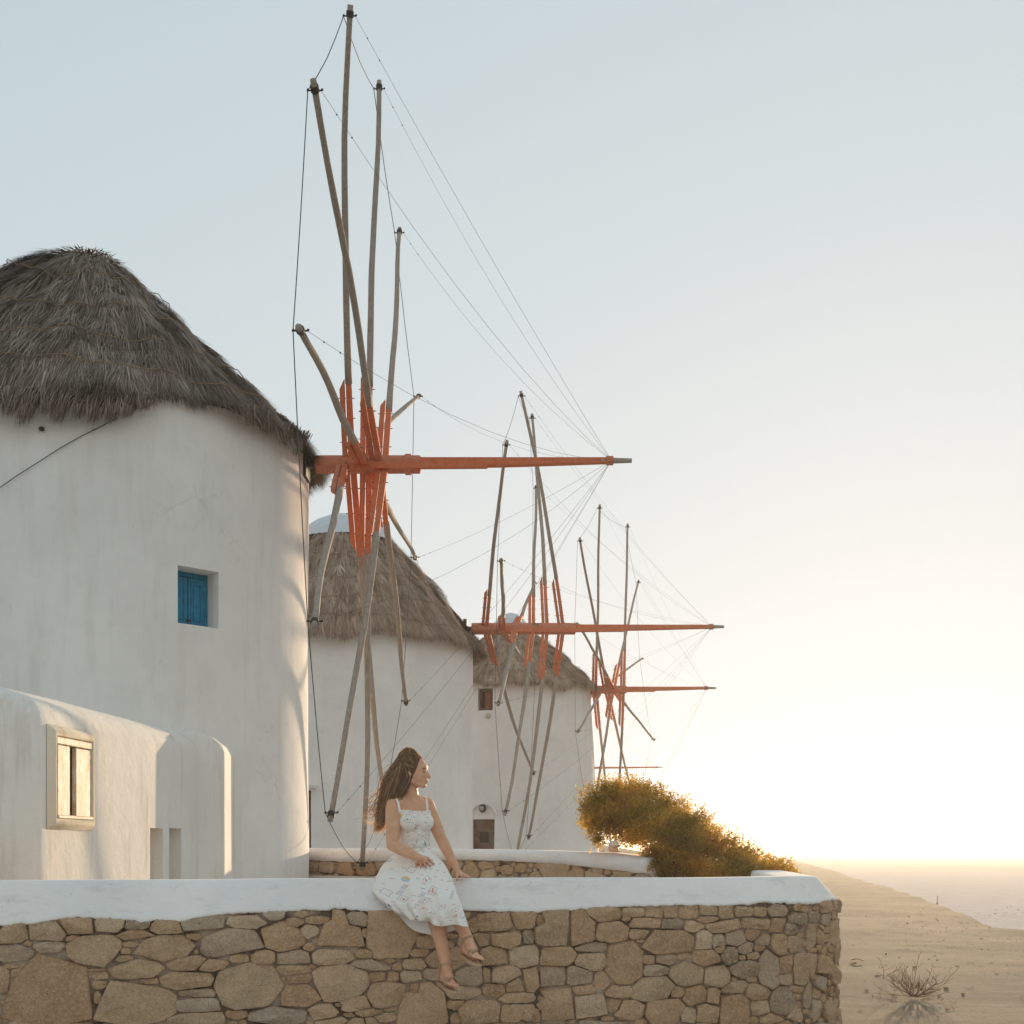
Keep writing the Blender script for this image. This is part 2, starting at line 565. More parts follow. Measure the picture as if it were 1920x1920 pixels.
# ================================================================== STONE WALLS
def stone_mat(name, hue=1.0):
    M = Mat(name, .93, .15)
    r = M.objrand()
    a = M.ramp(r, [(0, (.56, .35, .20)), (.22, (.66, .43, .25)), (.5, (.72, .49, .30)), (.68, (.60, .41, .255)), (.84, (.78, .57, .385)), (.94, (.52, .385, .265)), (1, (.44, .33, .235))])
    r2 = M.math('FRACT', M.math('MULTIPLY', r, 7.31))
    a = M.mix(M.math('MULTIPLY', r2, .55), a, M.mix(1.0, a, (1.02, .90, .86), 'MULTIPLY'))
    a = M.mix(M.math('MULTIPLY', M.math('GREATER_THAN', M.math('FRACT', M.math('MULTIPLY', r, 13.7)), .86), .5), a, (.56, .46, .37))
    n1 = M.noise(7, 6, .7); n2 = M.noise(48, 6, .8); n3 = M.noise(120, 4, .75)
    c = M.mix(M.ramp(n1, [(.3, 0), (.7, 1)]), M.mix(1.0, a, (.84, .80, .76), 'MULTIPLY'), M.mix(1.0, a, (1.18, 1.16, 1.12), 'MULTIPLY'))
    c = M.mix(M.math('MULTIPLY', M.ramp(n2, [(.48, 0), (.60, 1)]), .55), c, (.84, .64, .45))
    c = M.mix(M.math('MULTIPLY', M.ramp(n3, [(.53, 0), (.62, 1)]), .60), c, (.25, .155, .10))
    M.col(c)
    M.bump(M.math('ADD', M.math('ADD', n1, M.math('MULTIPLY', n2, .45)), M.math('MULTIPLY', n3, .35)), 1.0, .03)
    return M.m
M_STONE = stone_mat('rough granite')

def mortar_mat():
    M = Mat('earthy mortar', .97, .1)
    n = M.noise(3.5, 5, .6); f = M.noise(45, 5, .75)
    c = M.mix(M.ramp(n, [(.42, 0), (.58, 1)]), (.15, .105, .075), (.56, .42, .31))
    c = M.mix(M.math('MULTIPLY', M.ramp(f, [(.5, 0), (.65, 1)]), .4), c, (.52, .40, .30))
    M.col(c); M.bump(f, .8, .015)
    return M.m
M_MORTAR = mortar_mat()

class Path:
    def __init__(self, pts):
        self.p = np.array(pts, float)
        d = np.diff(self.p, axis=0); L = np.hypot(d[:, 0], d[:, 1])
        self.s = np.concatenate([[0], np.cumsum(L)])
        t = d / L[:, None]
        t = np.vstack([t[:1], (t[:-1] + t[1:]) / 2, t[-1:]])
        self.t = t / np.hypot(t[:, 0], t[:, 1])[:, None]
        self.len = self.s[-1]
    def at(self, s, off=0.0):
        x = np.interp(s, self.s, self.p[:, 0]); y = np.interp(s, self.s, self.p[:, 1])
        tx = np.interp(s, self.s, self.t[:, 0]); ty = np.interp(s, self.s, self.t[:, 1])
        k = np.hypot(tx, ty); tx, ty = tx / k, ty / k
        return x + ty * off, y - tx * off

def grow_stones(path, seeds, smin, smax, zfun_lo, zfun_hi, joint=.008, nang=22, depth=.05, back=.07, ang_noise=.10, seed=1, proud=.0):
    """seeds: (s,z,w,h) in metres. Each stone fills the room its neighbours leave it."""
    r = random.Random(seed)
    S = np.array(seeds)
    cx, cz, hw, hh = S[:, 0], S[:, 1], S[:, 2] / 2, S[:, 3] / 2
    out = []
    for i in range(len(S)):
        near = np.where((np.abs(cx - cx[i]) < (hw + hw[i]) * 2.2 + .05) & (np.abs(cz - cz[i]) < (hh + hh[i]) * 2.2 + .05))[0]
        near = near[near != i]
        poly = []
        tilt = r.uniform(-.12, .12)
        ph = [r.uniform(0, 6.28) for _ in range(3)]
        pw = r.choice((2.4, 3.0, 4.5))
        for k in range(nang):
            a = 2 * math.pi * k / nang + r.uniform(-.06, .06)
            ca, sa = math.cos(a + tilt), math.sin(a + tilt)
            # own outline: superellipse with a wobble
            own = 1.0 / ((abs(math.cos(a)) / (hw[i] * 1.42)) ** pw + (abs(math.sin(a)) / (hh[i] * 1.42)) ** pw) ** (1 / pw)
            own *= 1 + ang_noise * (.5 * math.sin(2 * a + ph[0]) + .6 * math.sin(3 * a + ph[1]) + .4 * math.sin(5 * a + ph[2]))
            ts = np.linspace(.12, 1.0, 34) * own
            X = cx[i] + ts * ca; Z = cz[i] + ts * sa
            di = np.maximum(np.abs(X - cx[i]) / hw[i], 0) ** 2.6 + (np.abs(Z - cz[i]) / hh[i]) ** 2.6
            lim = own
            if len(near):
                dj = (np.abs(X[:, None] - cx[near][None]) / hw[near]) ** 2.6 + (np.abs(Z[:, None] - cz[near][None]) / hh[near]) ** 2.6
                bad = np.where(dj.min(1) < di)[0]
                if len(bad): lim = min(lim, ts[bad[0]])
            lim = max(lim - joint * r.uniform(.5, 1.5), own * .12)
            s = cx[i] + lim * ca; z = cz[i] + lim * sa
            z = max(zfun_lo(s), min(zfun_hi(s) - .002, z))
            poly.append((s, z))
        poly = straighten(np.array(poly), nang, r)
        # soften single spikes a little
        poly = poly * .90 + (np.roll(poly, 1, 0) + np.roll(poly, -1, 0)) * .05
        poly += np.array([[r.uniform(-1, 1), r.uniform(-1, 1)] for _ in range(len(poly))]) * joint * .5
        c = poly.mean(0)
        if len(poly) < 3: continue
        area = .5 * abs(np.dot(poly[:, 0], np.roll(poly[:, 1], 1)) - np.dot(poly[:, 1], np.roll(poly[:, 0], 1)))
        if area < 2.5e-4: continue
        size = math.sqrt(area)
        d = depth * min(1, size / .16) * r.uniform(.75, 1.25) + proud
        tx, tz = r.uniform(-.10, .10), r.uniform(-.08, .08)
        hx, hz_ = np.ptp(poly[:, 0]) / 2 + .01, np.ptp(poly[:, 1]) / 2 + .01
        planes = [(r.uniform(-.75, .75) * d / hx, r.uniform(-.75, .75) * d / hz_, r.uniform(.92, 1.15)) for _ in range(4)]
        V = []; Fc = []
        rings = ((1.0, -back), (1.0, .40), (.985, .80), (.945, .97), (.74, 1.0), (.40, 1.0))
        for q, (sc, lev) in enumerate(rings):
            for k in range(nang):
                s = c[0] + (poly[k, 0] - c[0]) * sc; z = c[1] + (poly[k, 1] - c[1]) * sc
                o = lev * d if lev > 0 else lev
                if q >= 1:
                    o += ((s - c[0]) * tx + (z - c[1]) * tz) * (.6 if q > 1 else .3)
                    if q >= 2:
                        for fa, fb, fc in planes: o = min(o, d * fc + (s - c[0]) * fa + (z - c[1]) * fb)
                    o += (.16 * d + .004) * mnoise.noise(Vector((s * 21, z * 21, i * 3.1))) * (1.6 if q > 2 else .8)
                x, y = path.at(s, o)
                V.append((float(x), float(y), z))
        s, z = c; x, y = path.at(s, d * (1.0 + .2 * r.uniform(-1, 1)))
        V.append((float(x), float(y), float(z)))
        m = nang
        for q in range(len(rings) - 1):
            for k in range(m):
                Fc.append((q * m + k, q * m + (k + 1) % m, (q + 1) * m + (k + 1) % m, (q + 1) * m + k))
        e = (len(rings) - 1) * m
        for k in range(m): Fc.append((e + k, e + (k + 1) % m, len(V) - 1))
        out.append((area, V, Fc, c))
    return out

def straighten(poly, n, r):
    """break the outline into a few straight chipped edges with real corners"""
    def dp(a, tol):
        if len(a) < 3: return a
        d = a[-1] - a[0]; L = np.hypot(*d) + 1e-9
        k = np.abs((a[:, 0] - a[0, 0]) * d[1] - (a[:, 1] - a[0, 1]) * d[0]) / L
        i = int(k.argmax())
        if k[i] < tol: return np.array([a[0], a[-1]])
        return np.vstack([dp(a[:i + 1], tol)[:-1], dp(a[i:], tol)])
    c = poly.mean(0); dist = np.hypot(*(poly - c).T); i0 = int(dist.argmax())
    p = np.roll(poly, -i0, 0); tol = .085 * math.sqrt(np.ptp(p[:, 0]) * np.ptp(p[:, 1]) + 1e-9)
    h = len(p) // 2
    q = np.vstack([dp(p[:h + 1], tol)[:-1], dp(np.vstack([p[h:], p[:1]]), tol)[:-1]])
    if len(q) < 4: return poly
    e = np.hypot(*(np.roll(q, -1, 0) - q).T); per = e.sum(); out = []
    cnt = np.maximum(1, np.round(e / per * n).astype(int))
    while cnt.sum() > n: cnt[cnt.argmax()] -= 1
    while cnt.sum() < n: cnt[(e / cnt).argmax()] += 1
    for k in range(len(q)):
        for j in range(cnt[k]): out.append(q[k] + (q[(k + 1) % len(q)] - q[k]) * (j / cnt[k]))
    return np.array(out)

def fill_seeds(seeds, s0, s1, zlo, zhi, sizes, tries=6000, seed=3, tight=.92):
    r = random.Random(seed)
    S = [list(q) for q in seeds]
    for (w0, w1, h0, h1), cnt in sizes:
        for _ in range(cnt):
            w = r.uniform(w0, w1); h = min(r.uniform(h0, h1), w)
            s = r.uniform(s0, s1); z = r.uniform(zlo, zhi(s))
            A = np.array(S) if S else np.zeros((0, 4))
            if len(A):
                g = np.maximum(np.abs(A[:, 0] - s) / ((A[:, 2] + w) / 2), np.abs(A[:, 1] - z) / ((A[:, 3] + h) / 2))
                if g.min() < tight: continue
            S.append([s, z, w, h])
    return S

def place_stones(stones, parent, keep=300):
    stones.sort(key=lambda q: -q[0])
    for area, V, Fc, c in stones[:keep]:
        me = mesh_np('stone', V, Fc, True)
        link('stone', me, M_STONE, parent)
    rest = stones[keep:]
    if rest:
        V = []; Fc = []
        for area, v, f, c in rest:
            b = len(V); V += v; Fc += [tuple(b + i for i in q) for q in f]
        o = link('small_stones', mesh_np('small_stones', V, Fc, True), M_STONE, parent)
        o['kind'] = 'stuff'

# ---- the front wall --------------------------------------------------------
sl = .2063
def wall_line_y(x): return 7.43 + sl * (x + 3.15)
wp = [(x, wall_line_y(x)) for x in np.linspace(-5.4, 1.88, 60)]
al = math.atan(sl)
c0 = (wp[-1][0] - math.sin(al) * .62, wp[-1][1] + math.cos(al) * .62)
for k in range(1, 29):
    h = al + math.radians(71) * k / 28
    wp.append((c0[0] + math.sin(h) * .62, c0[1] - math.cos(h) * .62))
h_end = al + math.radians(71)
for k in range(1, 26):
    h2 = h_end
    wp.append((wp[-1][0] + math.cos(h2) * .13, wp[-1][1] + math.sin(h2) * .13))
WALL = Path(wp)
WT = EYE - .187           # top of the cap
capb_tab = [(-400, 1738), (0, 1735), (60, 1733), (130, 1721), (200, 1724), (250, 1727), (330, 1730), (400, 1717), (450, 1713), (560, 1708), (640, 1705), (740, 1712), (860, 1707), (1000, 1712), (1150, 1702), (1280, 1697), (1350, 1700), (1440, 1693), (1530, 1696), (1562, 1689), (1600, 1690)]
def cap_bottom(s):
    x, y = WALL.at(s, .03)
    px = PX(x, y); py = np.interp(px, [a for a, b in capb_tab], [b for a, b in capb_tab])
    if s > 8.6: py, y = 1692, 9.2
    z = EYE - (py - HOR) / F * y
    return float(z) + .010 * mnoise.noise(Vector((float(s) * 9, 0, 1))) + .013 * mnoise.noise(Vector((float(s) * 27, 0, 5))) + .007 * mnoise.noise(Vector((float(s) * 70, 0, 2)))

wall = empty('stone_wall', (0, 8.2, 0), 'long rough stone wall with a sloping white cap and a rounded right end', 'wall')
def wall_core():
    ss = np.linspace(0, WALL.len, 420); zs = np.linspace(0, 1, 60)
    V = []; Fc = []
    for s in ss:
        zt = cap_bottom(s) + .004
        for z in -.1 + (zt + .1) * zs:
            o = -.006 + .014 * mnoise.noise(Vector((float(s) * 14, z * 14, 0))) + .011 * mnoise.noise(Vector((float(s) * 3.1, z * 3.1, 6)))
            x, y = WALL.at(s, o); V.append((float(x), float(y), float(z)))
    n = len(zs)
    for i in range(len(ss) - 1):
        for j in range(n - 1):
            a = i * n + j; Fc.append((a, a + n, a + n + 1, a + 1))
    # back face
    b = len(V)
    for s in ss[::6]:
        for z in (-.1, WT - .05):
            x, y = WALL.at(s, -.42); V.append((float(x), float(y), float(z)))
    for i in range(len(ss[::6]) - 1):
        a = b + 2 * i; Fc.append((a, a + 1, a + 3, a + 2))
    return link('mortar', mesh_np('mortar', V, Fc, True), M_MORTAR, wall)
wall_core()
def wall_cap():
    ss = np.linspace(0, WALL.len, 700)
    V = []; Fc = []; n = 13
    for s in ss:
        zb = cap_bottom(s)
        hgt = WT - zb
        wob = .010 * mnoise.noise(Vector((float(s) * 1.7, 2, 0))) + .004 * mnoise.noise(Vector((float(s) * 6, 2, 0)))
        T = WT + .006 * mnoise.noise(Vector((float(s) * 1.1, 7, 0)))
        prof = [(-.44, zb), (-.44, T - .03), (-.425, T - .008), (-.40, T), (-.16, T + .002), (-.135, T - .004), (-.118, T - .022),
                (-.085 + wob, T - hgt * .32), (-.04 + wob, T - hgt * .62), (.000 + wob, T - hgt * .86), (.014, zb + .012), (.010, zb), (-.03, zb - .004)]
        for o, z in prof:
            x, y = WALL.at(s, o); V.append((float(x), float(y), float(z)))
    for i in range(len(ss) - 1):
        for j in range(n - 1):
            a = i * n + j; Fc.append((a, a + 1, a + n + 1, a + n))
    return link('cap', mesh_np('cap', V, Fc, True), M_CAP, wall)
wall_cap()

Z1 = [(75,400,160,95),(265,390,210,100),(440,358,180,85),(610,350,165,75),(770,345,150,55),(930,360,185,75),(1145,345,240,80),(1390,335,235,65),(1650,335,110,60),(1795,320,150,45),
(95,505,205,100),(155,450,55,40),(272,468,185,70),(525,495,310,175),(770,400,205,55),(740,455,120,35),(705,490,70,45),(695,535,115,45),(925,480,350,140),(1095,410,90,45),(1300,440,370,165),(1590,405,230,175),(1745,380,140,75),(1740,470,65,50),
(60,580,120,35),(155,572,95,40),(95,610,100,80),(20,650,90,170),(275,700,500,400),(530,598,130,25),(560,630,105,50),(555,680,95,60),(550,755,55,80),(760,590,300,110),(1050,555,210,85),(1200,570,170,70),(1350,530,120,60),(1480,525,150,90),(1650,530,195,90),
(850,660,130,40),(1035,660,320,95),(1110,730,220,60),(1110,790,270,100),(770,780,440,240),(1390,690,360,270),(1650,595,190,60),(1690,645,150,55),(1690,745,235,125),
(1330,850,150,55),(1560,850,350,95),(1810,830,160,90),(1110,870,360,70),(1870,885,180,40),(410,420,90,40)]
Z2 = [(420,395,300,180),(510,325,140,85),(700,400,255,245),(550,390,50,70),(545,505,110,50),(370,520,230,95),(415,665,295,200),(580,570,250,60),(640,530,60,35),(690,545,60,35),(735,580,60,45),(620,635,110,55),(712,640,75,65),(810,635,120,75),(830,565,130,65),(865,500,120,45),(690,735,240,140),(835,710,70,90),(500,780,170,85),(580,835,155,40),(700,820,75,30),(680,860,130,50),(880,800,290,260),(590,885,60,40),
(900,430,130,90),(875,390,90,35),(1010,530,230,110),(960,620,150,70),(1140,640,150,110),(1000,680,110,50),(1100,725,220,80),(1060,790,130,60),(1200,830,220,150),(1065,870,70,60),
(1140,440,100,80),(1170,350,50,80),(1295,340,190,95),(1450,320,140,90),(1545,325,55,70),(1205,425,110,70),(1350,425,180,100),(1475,410,70,90),(1620,375,220,180),(1770,375,150,190),(1290,520,140,110),(1450,510,170,115),(1635,515,200,110),(1825,470,170,60),(1830,550,180,100),(1240,630,55,80),(1335,625,165,95),(1490,655,90,130),(1610,635,150,120),(1755,630,150,110),(1275,710,130,80),(1400,685,100,90),(1410,755,200,60),(1410,835,200,100),(1520,850,60,80),(1625,790,200,210),(1790,715,130,70),(1550,760,50,40)]
Z3 = [(285,305,190,75),(475,295,140,45),(600,300,120,45),(700,300,90,50),(545,355,190,70),(710,360,140,60),(810,295,120,65),(925,285,120,55),(1030,295,90,80),(1135,290,110,55),(1230,290,80,50),(340,410,210,110),(505,420,130,65),(680,470,300,135),(835,375,110,65),(925,335,140,40),(1015,375,185,80),(1195,355,145,65),(895,460,95,120),(985,460,80,80),(1085,440,120,100),(1185,420,85,65),(420,600,215,240),(235,490,190,60),(565,575,85,60),(670,570,120,65),(780,555,90,45),(895,570,150,95),(1000,510,60,45),(1060,550,90,105),(1150,510,90,65),(1235,505,70,40),(1255,460,80,65),(1195,550,80,45),(600,640,160,70),(800,660,190,145),(975,680,170,120),(1145,630,180,95),(1285,630,110,220),(1385,610,70,110),(1345,490,90,110),(1440,480,90,80),(590,750,240,140),(390,765,165,75),(285,700,90,105),(740,765,95,70),(845,785,135,105),(955,790,80,110),(1080,745,140,80),(1215,770,150,85),(1185,690,70,35),(1390,690,90,60),(1365,830,120,150),(1080,880,175,200),(1235,865,105,90),(655,880,215,150),(925,900,145,110),(460,870,165,100),(355,845,95,80),(205,840,190,155),(180,765,135,75),(810,910,100,80),(1300,930,130,60),(1200,935,60,40),
(1480,650,80,170),(1545,440,45,150),(1600,440,40,80),(1545,600,60,130),(1525,800,50,150),(1440,900,80,80),(1570,870,60,120),(1665,890,60,120),(1470,330,90,60),(1560,320,60,60),(1640,330,50,70),(1340,370,80,70),(1420,390,70,60)]
def wall_seeds():
    # where each listed stone sits on the wall
    tab_s = np.linspace(0, 8.35, 1500)
    X, Y = WALL.at(tab_s, .02); pxs = 960 + F * X / Y
    mono = np.maximum.accumulate(pxs); ok = np.concatenate([[True], np.diff(mono) > 1e-6])
    seeds = []
    for lst, ox, oy, sc in ((Z1, 0, 1620, 3.0), (Z2, 500, 1620, 3.0), (Z3, 1040, 1620, 3.2)):
        for zx, zy, w, h in lst:
            px = ox + zx / sc; py = oy + zy / sc
            s = float(np.interp(px, mono[ok], tab_s[ok])); y = float(np.interp(s, tab_s, Y))
            z = EYE - (py - HOR) / F * y
            s2 = float(np.interp(px + w / sc / 2, mono[ok], tab_s[ok])); s1 = float(np.interp(px - w / sc / 2, mono[ok], tab_s[ok]))
            ww = max(s2 - s1, w / sc * y / F); hh = h / sc * y / F
            bad = False
            for q in seeds:
                if abs(q[0] - s) < .4 * min(q[2], ww) and abs(q[1] - z) < .4 * min(q[3], hh): bad = True
            if not bad: seeds.append((s, z, ww * 1.02, hh * 1.02))
    zmin = EYE - (1915 - HOR) / F * 8
    seeds = fill_seeds(seeds, .2, 9.6, .05, lambda s: cap_bottom(s) - .02,
        [((.16, .30, .10, .2), 1500), ((.08, .16, .05, .1), 2500), ((.04, .09, .025, .05), 5000)], tight=.86)
    return seeds
STONES = grow_stones(WALL, wall_seeds(), 0, 9, lambda s: -.05, lambda s: cap_bottom(s) + .012, joint=.0045, depth=.042, ang_noise=.10, nang=28)
place_stones([q for q in STONES if q[3][1] > .25], wall)

# ---- the second, lower wall behind ------------------------------------------
w2 = [(-6.2, 17.6), (-4.2, 16.2), (-2.6, 15.05), (-1.2, 14.0), (0, 12.95), (.75, 12.25), (1.1, 11.9), (1.28, 11.72)]
W2 = Path([(np.interp(t, np.linspace(0, 1, len(w2)), [p[0] for p in w2]), np.interp(t, np.linspace(0, 1, len(w2)), [p[1] for p in w2])) for t in np.linspace(0, 1, 60)])
def w2_top(s):
    x, y = W2.at(s); px = PX(x, y)
    py = np.interp(px, [400, 600, 870, 1000, 1140, 1212], [1590, 1590, 1592, 1594, 1599, 1608])
    return EYE - (py - HOR) / F * float(y)
def w2_capb(s):
    x, y = W2.at(s); px = PX(x, y)
    py = np.interp(px, [400, 590, 660, 720, 870, 960, 1060, 1140, 1205], [1612, 1613, 1616, 1614, 1612, 1614, 1620, 1629, 1637])
    return EYE - (py - HOR) / F * float(y) + .012 * mnoise.noise(Vector((float(s) * 11, 0, 9)))
wall2 = empty('low_stone_wall', (0, 13, 0), 'low stone wall with whitewashed top behind the seated woman', 'wall')
def wall2_mesh():
    ss = np.linspace(0, W2.len, 200); V = []; Fc = []
    for s in ss:
        for z in np.linspace(.5, w2_capb(s) + .02, 8):
            x, y = W2.at(s, -.01 + .01 * mnoise.noise(Vector((float(s) * 12, z * 12, 4)))); V.append((float(x), float(y), float(z)))
    for i in range(len(ss) - 1):
        for j in range(7):
            a = i * 8 + j; Fc.append((a, a + 8, a + 9, a + 1))
    link('mortar', mesh_np('mortar', V, Fc, True), M_MORTAR, wall2)
    V = []; Fc = []; n = 8
    for s in ss:
        T, B = w2_top(s), w2_capb(s)
        for o, z in ((-.22, B - .1), (-.22, T), (-.06, T), (.0, T - .01), (.035, T - .035), (.045, (T + B) / 2), (.045, B), (-.02, B - .005)):
            x, y = W2.at(s, o); V.append((float(x), float(y), float(z)))
    for i in range(len(ss) - 1):
        for j in range(n - 1):
            a = i * n + j; Fc.append((a, a + 1, a + n + 1, a + n))
    Fc.append(tuple((len(ss) - 1) * n + k for k in range(n)))
    link('cap', mesh_np('cap', V, Fc, True), M_CAP, wall2)
wall2_mesh()
S2 = fill_seeds([], .1, W2.len - .02, .85, lambda s: w2_capb(s) - .02, [((.20, .36, .14, .24), 500), ((.12, .22, .07, .12), 1500), ((.05, .1, .03, .06), 3000)], seed=9, tight=.88)
place_stones([q for q in grow_stones(W2, S2, 0, 9, lambda s: .8, lambda s: w2_capb(s) + .01, joint=.006, nang=16, depth=.04, seed=5)], wall2)
# ================================================================== OUTBUILDING by the first mill
house = empty('outbuilding', (-4.0, 9.6, .8), 'low whitewashed outbuilding with rounded roof against the nearest mill', 'building')
HA, HB = Vector((-3.33, 8.62, 0)), Vector((-2.985, 11.85, 0))
hdir = (HB - HA).normalized(); hn = Vector((hdir.y, -hdir.x, 0))
def house_main():
    prof = [(0, .8), (0, EYE + .93), (-.025, EYE + 1.0), (-.08, EYE + 1.07), (-.18, EYE + 1.125), (-.34, EYE + 1.175), (-.6, EYE + 1.215), (-.95, EYE + 1.235), (-1.3, EYE + 1.215), (-1.6, EYE + 1.16), (-1.8, EYE + 1.05), (-1.88, EYE + .9), (-1.9, .8)]
    L = (HB - HA).length; V = []; Fc = []; n = len(prof)
    ts = [0, .02, .06, .14] + list(np.linspace(.3, L, 40))
    for k, t in enumerate(ts):
        dz = {0: -.10, 1: -.05, 2: -.02, 3: -.006}.get(k, 0)
        for o, z in prof:
            p = HA + hdir * t + hn * (o + .008 * mnoise.noise(Vector((t * 1.4, z * 1.5, 2))))
            if k < 3 and o == 0: p -= hn * (.03, .012, .004)[k]
            V.append((p.x, p.y, z + dz * min(1, max(0, (z - EYE - .55) / .5)) + (.012 * mnoise.noise(Vector((t * 1.2, o * 2, 8))) if z > EYE + .9 else 0)))
    for i in range(len(ts) - 1):
        for j in range(n - 1):
            a = i * n + j; Fc.append((a, a + n, a + n + 1, a + 1))
        a = i * n; Fc.append((a, a + n - 1, a + 2 * n - 1, a + n))
    Fc.append(tuple(range(n))); Fc.append(tuple(reversed(range((len(ts) - 1) * n, len(ts) * n))))
    me = mesh_np('wall', V, Fc, True)
    bm = bmesh.new(); bm.from_mesh(me); bmesh.ops.recalc_face_normals(bm, faces=bm.faces); bm.to_mesh(me); bm.free()
    cut = []
    def along(px):   # distance along the window wall of the place seen at column px
        k = (px - 960) / F
        # HA.x + hdir.x t = k (HA.y + hdir.y t)
        return (k * HA.y - HA.x) / (hdir.x - k * hdir.y)
    def cutter(t0, t1, z0, z1, dep):
        c = HA + hdir * ((t0 + t1) / 2); c.z = (z0 + z1) / 2
        return MB().box(c, hdir * ((t1 - t0) / 2), hn * dep, Vector((0, 0, (z1 - z0) / 2))).data('c')
    win = (along(96), along(163)); wz = (EYE + (HOR - 1536) / F * 9.1, EYE + (HOR - 1384) / F * 9.0)
    cut.append(cutter(win[0], win[1], wz[0], wz[1], .10))
    for a, b in ((281, 306), (318, 341)):
        d = 8.62 + along((a + b) / 2)
        cut.append(cutter(along(a), along(b), .7, EYE + (HOR - 1553) / F * d, .17))
    me = boolean_cut(me, cut)
    smooth_by_angle(me, 40)
    w = link('wall', me, M_HOUSE, house)
    # window surround and leaves
    zc = (wz[0] + wz[1]) / 2; tc = (win[0] + win[1]) / 2; hw = (win[1] - win[0]) / 2; hh = (wz[1] - wz[0]) / 2
    f = MB()
    e = .035; pr = .05
    # chamfered surround: outer ring on the wall, inner ring proud
    ring = []
    for (gx, gz, o) in ((.075, .08, .004), (.035, .04, pr), (.0, .0, pr), (.0, .0, -.05)):
        for sx, sz in ((-1, -1), (1, -1), (1, 1), (-1, 1)):
            p = HA + hdir * (tc + sx * (hw + gx)) + hn * o; p.z = zc + sz * (hh + gz)
            f.v.append(p)
    for r_ in range(3):
        for k in range(4):
            f.f.append((r_ * 4 + k, r_ * 4 + (k + 1) % 4, (r_ + 1) * 4 + (k + 1) % 4, (r_ + 1) * 4 + k))
    me = bevelled(f.data('window_surround'), .012, 2, 20); smooth_by_angle(me, 30)
    link('window_surround', me, plaster('ochre stained surround', (.84, .72, .55), (.60, .38, .16), .8, True, 40, .5), house)
    M_LEAF = Mat('rust stained cream board', .6, .4)
    nn = M_LEAF.noise(5, 6, .7, M_LEAF.co('Object', (3, 3, 1.2)))
    edge = M_LEAF.noise(18, 5, .7)
    M_LEAF.col(M_LEAF.mix(M_LEAF.ramp(M_LEAF.math('ADD', M_LEAF.math('MULTIPLY', nn, .7), M_LEAF.math('MULTIPLY', edge, .35)), [(.44, 0), (.64, 1)]), (.76, .68, .57), (.52, .33, .16)))
    M_LEAF.bump(edge, .3, .004)
    def leaf(t0, t1, o, z0=0, z1=0):
        c = HA + hdir * ((t0 + t1) / 2) + hn * o; c.z = zc + (z0 + z1) / 2
        b = MB().box(c, hdir * ((t1 - t0) / 2), hn * .018, Vector((0, 0, hh - .012 + (z1 - z0) / 2)))
        m_ = bevelled(b.data('shutter'), .005, 1)
        link('shutter', m_, M_LEAF.m, house)
    W = win[1] - win[0]
    leaf(win[0] + .004, win[0] + W * .34, .030, 0, -.05)
    leaf(win[0] + W * .54, win[1] - .004, .022, 0, -.05)
    c = HA + hdir * (win[0] + W * .42) + hn * -.03; c.z = zc
    MB().box(c, hdir * (W * .10), hn * .012, Vector((0, 0, hh - .01))).build('pane', flat('grey pane', (.16, .19, .22), .25, .5, .1), house)
    c = HA + hdir * tc + hn * .018; c.z = wz[1] - .03
    me = bevelled(MB().box(c, hdir * (W / 2 - .004), hn * .026, Vector((0, 0, .027))).data('lintel'), .006, 1)
    link('lintel', me, M_LEAF.m, house)
    c = HA + hdir * tc + hn * .020; c.z = wz[0] + .012
    me = bevelled(MB().box(c, hdir * (W / 2 - .004), hn * .036, Vector((0, 0, .014))).data('sill'), .006, 1)
    link('sill', me, M_LEAF.m, house)
house_main()
def house_bay():
    prof = [(-.55, .8), (-.55, EYE + 1.15), (0, EYE + 1.155), (.17, EYE + 1.135), (.30, EYE + 1.09), (.385, EYE + 1.02), (.415, EYE + .95), (.42, .8)]
    V = []; Fc = []; n = len(prof); ts = [0, .012, .04] + list(np.linspace(.1, 1.1, 10))
    ox, oy = -3.17, 11.72
    for k, t in enumerate(ts):
        for o, z in prof:
            x = ox + o - .10 * t - (.02, .006, 0)[k] * (o > .2) if k < 3 else ox + o - .10 * t
            zz = z - ((.035, .012, .003)[k] if k < 3 and z > 2 else 0)
            V.append((x + .006 * mnoise.noise(Vector((t * 3, z * 2, o))), oy + t, zz))
    for i in range(len(ts) - 1):
        for j in range(n - 1):
            a = i * n + j; Fc.append((a, a + n, a + n + 1, a + 1))
    Fc.append(tuple(range(n)))
    me = mesh_np('bay', V, Fc, True); smooth_by_angle(me, 45)
    link('bay', me, M_HOUSE, house)
    p = P(364, 1444, 11.70)
    MB().ball(p, .012, .006, .03).build('drain_hole', M_IRON, house, True)
house_bay()

# ================================================================== WINDMILLS
def thatch_mat(name, dark, mid, light):
    M = Mat(name, .95, .1)
    a = M.attr('v').outputs['Fac']
    n = M.noise(1.3, 4, .6)
    k = M.math('ADD', M.math('MULTIPLY', a, .75), M.math('MULTIPLY', n, .35))
    M.col(M.ramp(k, [(.10, dark), (.45, mid), (.80, light), (.98, tuple(min(1, x * 1.5) for x in light))]))
    return M.m
M_TH1 = thatch_mat('old grey thatch', (.045, .029, .020), (.185, .140, .108), (.40, .32, .255))
M_TH2 = thatch_mat('brown thatch', (.12, .07, .045), (.36, .245, .175), (.58, .43, .325))
M_TWINE = flat('tan twine', (.30, .19, .11), .9, .1)

